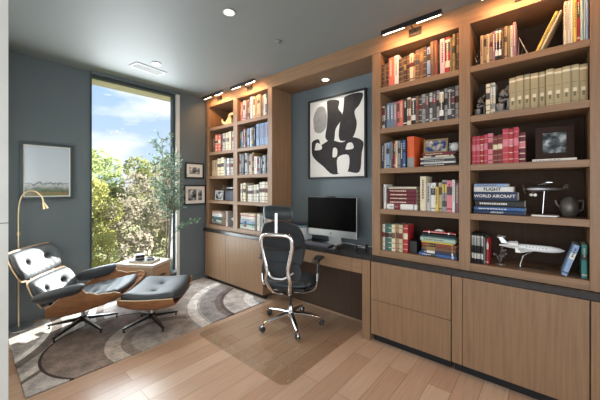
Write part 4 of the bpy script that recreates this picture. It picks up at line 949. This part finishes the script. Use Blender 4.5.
MB().lathe([(.045, 0), (.052, .006), (.052, .038), (.048, .042), (.001, .043)], n=24).build('body', M['black'], cnd, smooth=True); MB().lathe([(.054, .0435), (.054, .056), (.048, .060), (.001, .061)], n=24).build('lid', M['stone'], cnd, smooth=True)
MB().lathe([(.0525, .014), (.0530, .015), (.0530, .026), (.0525, .027)], n=24).build('label_band', M['art_grey'], cnd)
cx_ = on_table(.08, .0); dc = empty('ceramic_dish', (cx_[0], cx_[1], cx_[2]+.023), 0, 'small pale dish holding black pieces beside the jar, side table', 'dish')
MB().lathe([(.03, 0), (.045, .012), (.048, .022), (.044, .022), (.028, .006), (.001, .005)], n=22).build('bowl', M['art_white'], dc, smooth=True)
for k in range(4):
    a = k*1.6; MB().lathe([(.001, -.012), (.010, -.007), (.012, 0), (.010, .007), (.001, .012)], (.020*math.cos(a), .020*math.sin(a), .022), 10).build('pebble', M['black'], dc, smooth=True)

# ------------------------------------------------------------ olive tree in a pot
px_, py_ = -3.80, 1.76
pt_ = empty('potted_olive_tree', (px_, py_, .0125), 0, 'tall slender potted olive tree standing in the window corner', 'plant')
MB().lathe([(.085, 0), (.095, .01), (.115, .25), (.12, .26), (.108, .26), (.098, .235), (.001, .232)], n=28).build('pot', M['pot'], pt_, smooth=True)
MB().lathe([(.001, .231), (.092, .233), (.092, .245), (.001, .25)], n=20).build('soil', M['soil'], pt_)
rn = random.Random(12); stems = MB(); leaves = MB()
def leaf(mb, p, d, L_, wd, rn):
    d = d.normalized(); side = d.cross(Vector((rn.uniform(-1, 1), rn.uniform(-1, 1), rn.uniform(-1, 1)))).normalized(); nrm = d.cross(side)*.0006
    a = p; b = p+d*L_*.5+side*wd/2; c = p+d*L_; e = p+d*L_*.5-side*wd/2
    mb.add([a, b, c, e, p+d*L_*.5+nrm*4], [(0, 1, 4), (1, 2, 4), (2, 3, 4), (3, 0, 4)])
tips = []
for k in range(3):
    a = k*2.1+.4; base = Vector((.02*math.cos(a), .02*math.sin(a), .245)); top = Vector((.06*math.cos(a)+.02, .07*math.sin(a), 1.55+.2*k))
    path = smoothpath([base, base*.5+top*.25+Vector((.02*math.sin(a*3), .02, .45)), top*.8+Vector((0, 0, -.12)), top], 6); stems.tube(path, [.011*(1-.8*i/(len(path)-1)) for i in range(len(path))], 7)
    tips.append((path, a))
for path, a in tips:
    for i in range(6, len(path)):
        for q in range(5):
            p = path[i]; an = rn.uniform(0, 6.28); d = Vector((math.cos(an), math.sin(an), rn.uniform(.3, 1.2))).normalized(); Lb = rn.uniform(.10, .24)*(1.15 if p.z > 1.0 else .9)
            e = p+d*Lb
            lim = -.145 - 0
            e.x = max(e.x, -.14); e.y = min(e.y, .45)
            mid = p+(e-p)*.5+Vector((0, 0, .015)); stems.tube([p, mid, e], [.003, .0022, .001], 5)
            for t in range(9):
                f_ = rn.uniform(.25, 1.05); pp = p+(e-p)*f_; pp.x = max(pp.x, -.15)
                dd = (e-p).normalized()*.6+Vector((rn.uniform(-1, 1), rn.uniform(-1, 1), rn.uniform(-.6, .8)))
                if pp.x < -.11: dd.x = abs(dd.x)
                leaf(leaves, pp, dd, rn.uniform(.035, .06), .014, rn)
# the one drooping branch toward the cabinet
path = smoothpath([(.0, .02, .62), (.06, .10, .80), (.12, .22, .90), (.16, .34, .92)], 6); stems.tube(path, [.006*(1-.7*i/(len(path)-1)) for i in range(len(path))], 6)
for i in range(6, len(path)):
    for t in range(9): leaf(leaves, path[i], Vector((rn.uniform(-1, 1), rn.uniform(-.5, 1.2), rn.uniform(-.5, .9))), rn.uniform(.04, .065), .015, rn)
stems.build('stem', M['bark'], pt_, smooth=True); leaves.build('foliage', M['leaf'], pt_, fix=False)

# ------------------------------------------------------------ office chair
OA = math.radians(21)      # local +y is the facing direction
oc = empty('office_chair', (-1.98, 2.17, .0065), OA, 'black mesh office chair with polished aluminium frame on the clear mat', 'office chair')
hub = MB().lathe([(.028, .075), (.036, .085), (.036, .135), (.026, .145), (.022, .19), (.001, .19)], n=20).build('base_hub', M['chrome'], oc, smooth=True)
MB().lathe([(.014, .19), (.014, .33), (.022, .335), (.022, .36), (.001, .36)], n=16).build('gas_lift', M['blackm'], oc, smooth=True)
for k, ad in enumerate((-108, -36, 36, 108, 180)):
    a = math.radians(ad)-OA; c, s_ = math.cos(a), math.sin(a); R_ = .30
    lg = MB().tube([(c*.02, s_*.02, .115), (c*.12, s_*.12, .108), (c*.24, s_*.24, .088), (c*R_, s_*R_, .074)], [.026, .023, .018, .014], 10, sy=.62).build('leg', M['chrome'], oc, smooth=True)
    cs = MB().lathe([(.006, 0), (.006, .022)], (c*R_, s_*R_, .052), 8).build('caster', M['blackm'], oc)
    tx, ty = -s_, c
    for q in (-1, 1):
        MB().lathe([(.020, -.007), (.026, -.005), (.026, .005), (.020, .007)], (c*(R_+.012)+tx*q*.014, s_*(R_+.012)+ty*q*.014, .0265), 18, axis=(tx, ty, 0)).build('wheel', M['rubber'], cs, smooth=True)
    MB().slab(lambda u, v, s: (c*(R_+.008+u*.022)+tx*v*.006, s_*(R_+.008+u*.022)+ty*v*.006, .030 if s == 0 else .034+.022*(1-u*u)), 8, 4).build('caster_hood', M['alu'], cs, smooth=True)
# mechanism and yoke
MB().box(-.085, .085, -.13, .11, .362, .405).build('tilt_mechanism', M['blackm'], oc, .01)
lv = MB().tube([(.08, .02, .385), (.20, .03, .375), (.235, .03, .372)], .005, 8).build('lever', M['chrome'], oc, smooth=True)
MB().tube([(.0855, -.05, .38), (.18, -.05, .36)], .004, 8).build('lever', M['chrome'], oc, smooth=True)
def seatf(u, v, s):
    a, b = sq(u, v, .26); x = b*.25; y = .015+a*.235; e = (max(0, 1-abs(u)**5)*max(0, 1-abs(v)**5))**.5
    zm = .47-.028*max(0, u)**3+.014*v*v-.012*math.cos(u*1.5)
    return (x, y, zm-.035+(.0) if s == 0 else zm-.012+.038*e)
MB().slab(seatf, 26, 26).build('seat', M['seat'], oc, smooth='all')
MB().slab(lambda u, v, s: (sq(u, v, .26)[1]*.235, .015+sq(u, v, .26)[0]*.22, .405 if s == 0 else .428), 10, 10).build('seat_pan', M['black'], oc, smooth=True)
# back: mesh panel with black rim, lumbar pad, headrest
def backf(z, x): return -.245-.10*max(0, (z-.85))*1.2+.03*math.sin((z-.55)/.5*PI)+.22*x*x*1.3
def bp_pt(u, v, off):
    z = .845+u*.215; wv = .215*(1-.16*max(0, u)**3-.05*max(0, -u)**2); b = v*math.sqrt(1-.22*u*u); a = u*math.sqrt(1-.25*v*v)
    z = .845+a*.215; x = b*wv; return (x, backf(z, x)+off, z)
MB().slab(lambda u, v, s: bp_pt(u, v, 0 if s else -.010), 18, 18).build('backrest', M['mesh'], oc, smooth=True)
lp = []
for side in range(4):
    for i in range(16):
        t = -1+2*i/16; u, v = [(t, -1), (1, t), (-t, 1), (-1, -t)][side]; lp.append(bp_pt(u, v, -.004))
MB().tube(lp, .011, 8, closed=True).build('back_rim', M['black'], oc, smooth=True)
MB().slab(lambda u, v, s: (sq(u, v, .25)[1]*.20, -.235-.035+.26*(sq(u, v, .25)[1]*.2)**2*2+(.03*(1-u*u)**.5*(1-v**4)**.5 if s else 0), .60+sq(u, v, .25)[0]*.085), 14, 20).build('lumbar_pad', M['mesh'], oc, smooth=True)
def headf(u, v, s):
    a, b = sq(u, v, .3); x = b*.155; z = 1.150+a*.070-.02*b*b*0; y = -.33+.9*x*x+.04*a*a*(-1 if a > 0 else .3)
    e = (max(0, 1-abs(u)**3)*max(0, 1-abs(v)**5))**.5
    return (x, y+(.035*e if s else -.016*e), z)
MB().slab(headf, 16, 20).build('headrest', M['seat'], oc, smooth='all')
MB().bar((0, -.355, .935), (0, -.352, 1.15), .028, .010, up=(0, 1, 0)).build('headrest_post', M['chrome'], oc, .003)
# chrome hoop behind the back
hoop = smoothpath([(-.045, -.12, .345), (-.085, -.24, .40), (-.12, -.315, .52), (-.105, -.335, .63), (-.130, -.34, .74), (-.150, -.35, .85), (-.142, -.357, .925), (-.10, -.36, .95), (0, -.362, .953), (.10, -.36, .95), (.142, -.357, .925), (.150, -.35, .85), (.130, -.34, .74), (.105, -.335, .63), (.12, -.315, .52), (.085, -.24, .40), (.045, -.12, .345)], 5)
MB().tube(hoop, .018, 10, sy=.8).build('back_frame', M['chrome'], oc, smooth=True)
MB().tube(smoothpath([(-.21, -.262, .84), (-.12, -.345, .83), (0, -.36, .828), (.12, -.345, .83), (.21, -.262, .84)], 5), .011, 8).build('cross_bar', M['black'], oc, smooth=True)
MB().tube(smoothpath([(-.16, -.215, .62), (-.07, -.315, .56), (0, -.325, .55), (.07, -.315, .56), (.16, -.215, .62)], 5), .009, 8).build('lumbar_bracket', M['alu'], oc, smooth=True)
for s_ in (-1, 1):
    am = MB().tube(smoothpath([(s_*.05, -.08, .36), (s_*.17, -.07, .365), (s_*.265, -.055, .40), (s_*.29, -.045, .47), (s_*.292, -.02, .56)], 6), .016, 10, sy=.75).build('arm_support', M['chrome'], oc, smooth=True)
    MB().tube([(s_*.292, -.025, .54), (s_*.292, .0, .665)], .018, 10, sy=.7).build('arm_sleeve', M['black'], am, smooth=True)
    MB().slab(lambda u, v, s: (s_*.285+sq(u, v, .3)[1]*.045, .02+sq(u, v, .3)[0]*.125, .668+.012*v*v+.015*abs(u)**3*(-1)+(0 if s == 0 else .028*((1-abs(u)**4)*(1-abs(v)**4))**.5)), 16, 10).build('armrest_pad', M['black'], oc, smooth='all')

# ------------------------------------------------------------ outside: ground, trees, shrubs
gm = mat('grassy_slope', S(150, 152, 100), .95, noise=.4, scale=.6)
def gz(x, y): return -4.2+.055*max(0, -x-8)
gr = MB(); nx = 20
vs = []; fs = []
for i in range(nx+1):
    for j in range(nx+1):
        x = -5-i*3; y = -20+j*3; vs.append((x, y, gz(x, y)+.25*math.sin(i*1.7+j)))
for i in range(nx):
    for j in range(nx): a = i*(nx+1)+j; fs.append((a, a+1, a+nx+2, a+nx+1))
gr.add(vs, fs); struct(gr.build('ground', gm))
LM = {}
def lmat(n, rgb):
    if n not in LM:
        m = LM[n] = mat('foliage_'+n, S(*rgb), .7, noise=.30, scale=2.2)
        if 'bark' not in n:
            t = m.node_tree; b = t.nodes['Principled BSDF']; tl = N(t, 'ShaderNodeBsdfTranslucent'); tl.inputs[0].default_value = (*S(*rgb), 1)
            mx = N(t, 'ShaderNodeMixShader'); mx.inputs[0].default_value = .45; t.links.new(b.outputs[0], mx.inputs[1]); t.links.new(tl.outputs[0], mx.inputs[2]); t.links.new(mx.outputs[0], t.nodes['Material Output'].inputs[0])
    return LM[n]
def tree(x, y, top, r, kind, rgb, nleaf, label, seed, bare=.0):
    rn = random.Random(seed); g = gz(x, y)-.2; h_ = top-g
    t = empty('tree', (x, y, g), 0, label, 'tree', 'trees outside the window')
    tr_ = MB(); ends = []
    def grow(p, d, L_, rad, lev):
        q = p+d*L_; mid = p+d*L_*.5+Vector((rn.uniform(-1, 1), rn.uniform(-1, 1), 0))*L_*.06
        tr_.tube([p, mid, q], [rad, rad*.82, rad*.62], 6 if lev < 2 else 4)
        if lev >= 4: ends.append((p, q)); return
        if lev >= 2: ends.append((p, q))
        for k in range(3 if lev < 3 else 3):
            ax = Vector((rn.uniform(-1, 1), rn.uniform(-1, 1), rn.uniform(-.15, .55))).normalized(); grow(q, (d*.62+ax*.75).normalized(), L_*rn.uniform(.62, .8), rad*.6, lev+1)
    grow(Vector((0, 0, 0)), Vector((rn.uniform(-.1, .1), rn.uniform(-.1, .1), 1)).normalized(), h_*.30, h_*.017, 0)
    tr_.build('trunk', lmat('bark_pale', (160, 146, 128)) if bare else lmat('bark_dark', (138, 122, 102)), t)
    lv_ = MB(); cz = h_*.60; rv = h_*.42
    cl_ = []
    for k in range(26):
        th_ = rn.uniform(0, 6.28); ph_ = rn.uniform(-1, 1); rr_ = rn.uniform(.45, .95); cl_.append((Vector((math.cos(th_)*math.sqrt(1-ph_*ph_)*r*rr_, math.sin(th_)*math.sqrt(1-ph_*ph_)*r*rr_, cz+ph_*rv*rr_)), rn.uniform(.22, .40)*r))
    for k in range(nleaf):
        if bare and rn.random() < .5:
            p, q = rn.choice(ends); c = p+(q-p)*rn.random(); c = c+Vector((rn.gauss(0, .12), rn.gauss(0, .12), rn.gauss(0, .12)))
        else:
            c0, s0 = rn.choice(cl_); v_ = Vector((rn.gauss(0, 1), rn.gauss(0, 1), rn.gauss(0, 1))).normalized(); c = c0+v_*s0*rn.uniform(.75, 1.05)
        a = Vector((rn.gauss(0, 1), rn.gauss(0, 1), rn.gauss(0, 1))).normalized(); b = a.orthogonal().normalized(); s_ = rn.uniform(.035, .07)*(1.7 if x < -20 else 1.45 if x < -14 else 1.1)
        lv_.add([c+a*s_, c+b*s_*.6, c-a*s_, c-b*s_*.6], [(0, 1, 2, 3)])
    lv_.build('foliage', lmat(kind, rgb), t, fix=False)
ye = (176, 174, 108); ol = (148, 150, 98); gy = (160, 151, 132); dk_ = (112, 126, 80); lg_ = (166, 178, 120)
T_ = [(-12.2, 2.5, 1.85, 1.45, 'yellow_green', ye, 11000, 'bushy yellow-green tree outside, at the left edge of the window view'),
 (-12.0, 5.2, 2.6, 1.6, 'twiggy_grey', gy, 9500, 'large greyish budding tree with bare forked branches, middle of the window view', 1),
 (-12.2, 8.0, 2.35, 1.45, 'light_green', lg_, 10000, 'light green tree outside, behind the potted olive tree'),
 (-12.6, -.6, 2.1, 1.5, 'olive', ol, 5000, 'olive green tree outside, mostly hidden behind the left wall'),
 (-8.8, 3.0, -.2, 1.05, 'pinkish_twigs', (168, 155, 138), 8000, 'low pinkish-grey shrubby tree outside, below the left part of window', 1),
 (-9.0, 5.2, -.3, 1.05, 'light_green', lg_, 8000, 'low light green shrubby tree outside, behind the side table'),
 (-8.9, .8, .1, 1.05, 'olive', ol, 6000, 'low olive green tree outside, leftmost and lower in the view'),
 (-9.2, 7.4, -.1, 1.05, 'yellow_green', ye, 5000, 'low yellow-green tree outside, rightmost of the low row'),
 (-17.0, 2.6, 2.7, 2.1, 'dark_green', dk_, 11000, 'dark green tree outside on the horizon, left behind the budding tree'),
 (-16.6, 6.6, 3.0, 2.0, 'olive', ol, 11000, 'olive green tree outside on the horizon, behind the budding tree'),
 (-17.0, 10.4, 2.8, 2.0, 'yellow_green', ye, 9000, 'yellow-green tree outside on the horizon, rightmost in the view'),
 (-22.5, 4.8, 3.6, 2.7, 'light_green', lg_, 9000, 'farthest light green tree outside, left on the horizon'),
 (-22.5, 9.9, 3.5, 2.7, 'dark_green', dk_, 9000, 'farthest dark green tree outside, right on the horizon')]
for i, a in enumerate(T_): tree(a[0], a[1], a[2]+.1, *a[3:8], seed=31+i, bare=a[8] if len(a) > 8 else 0)
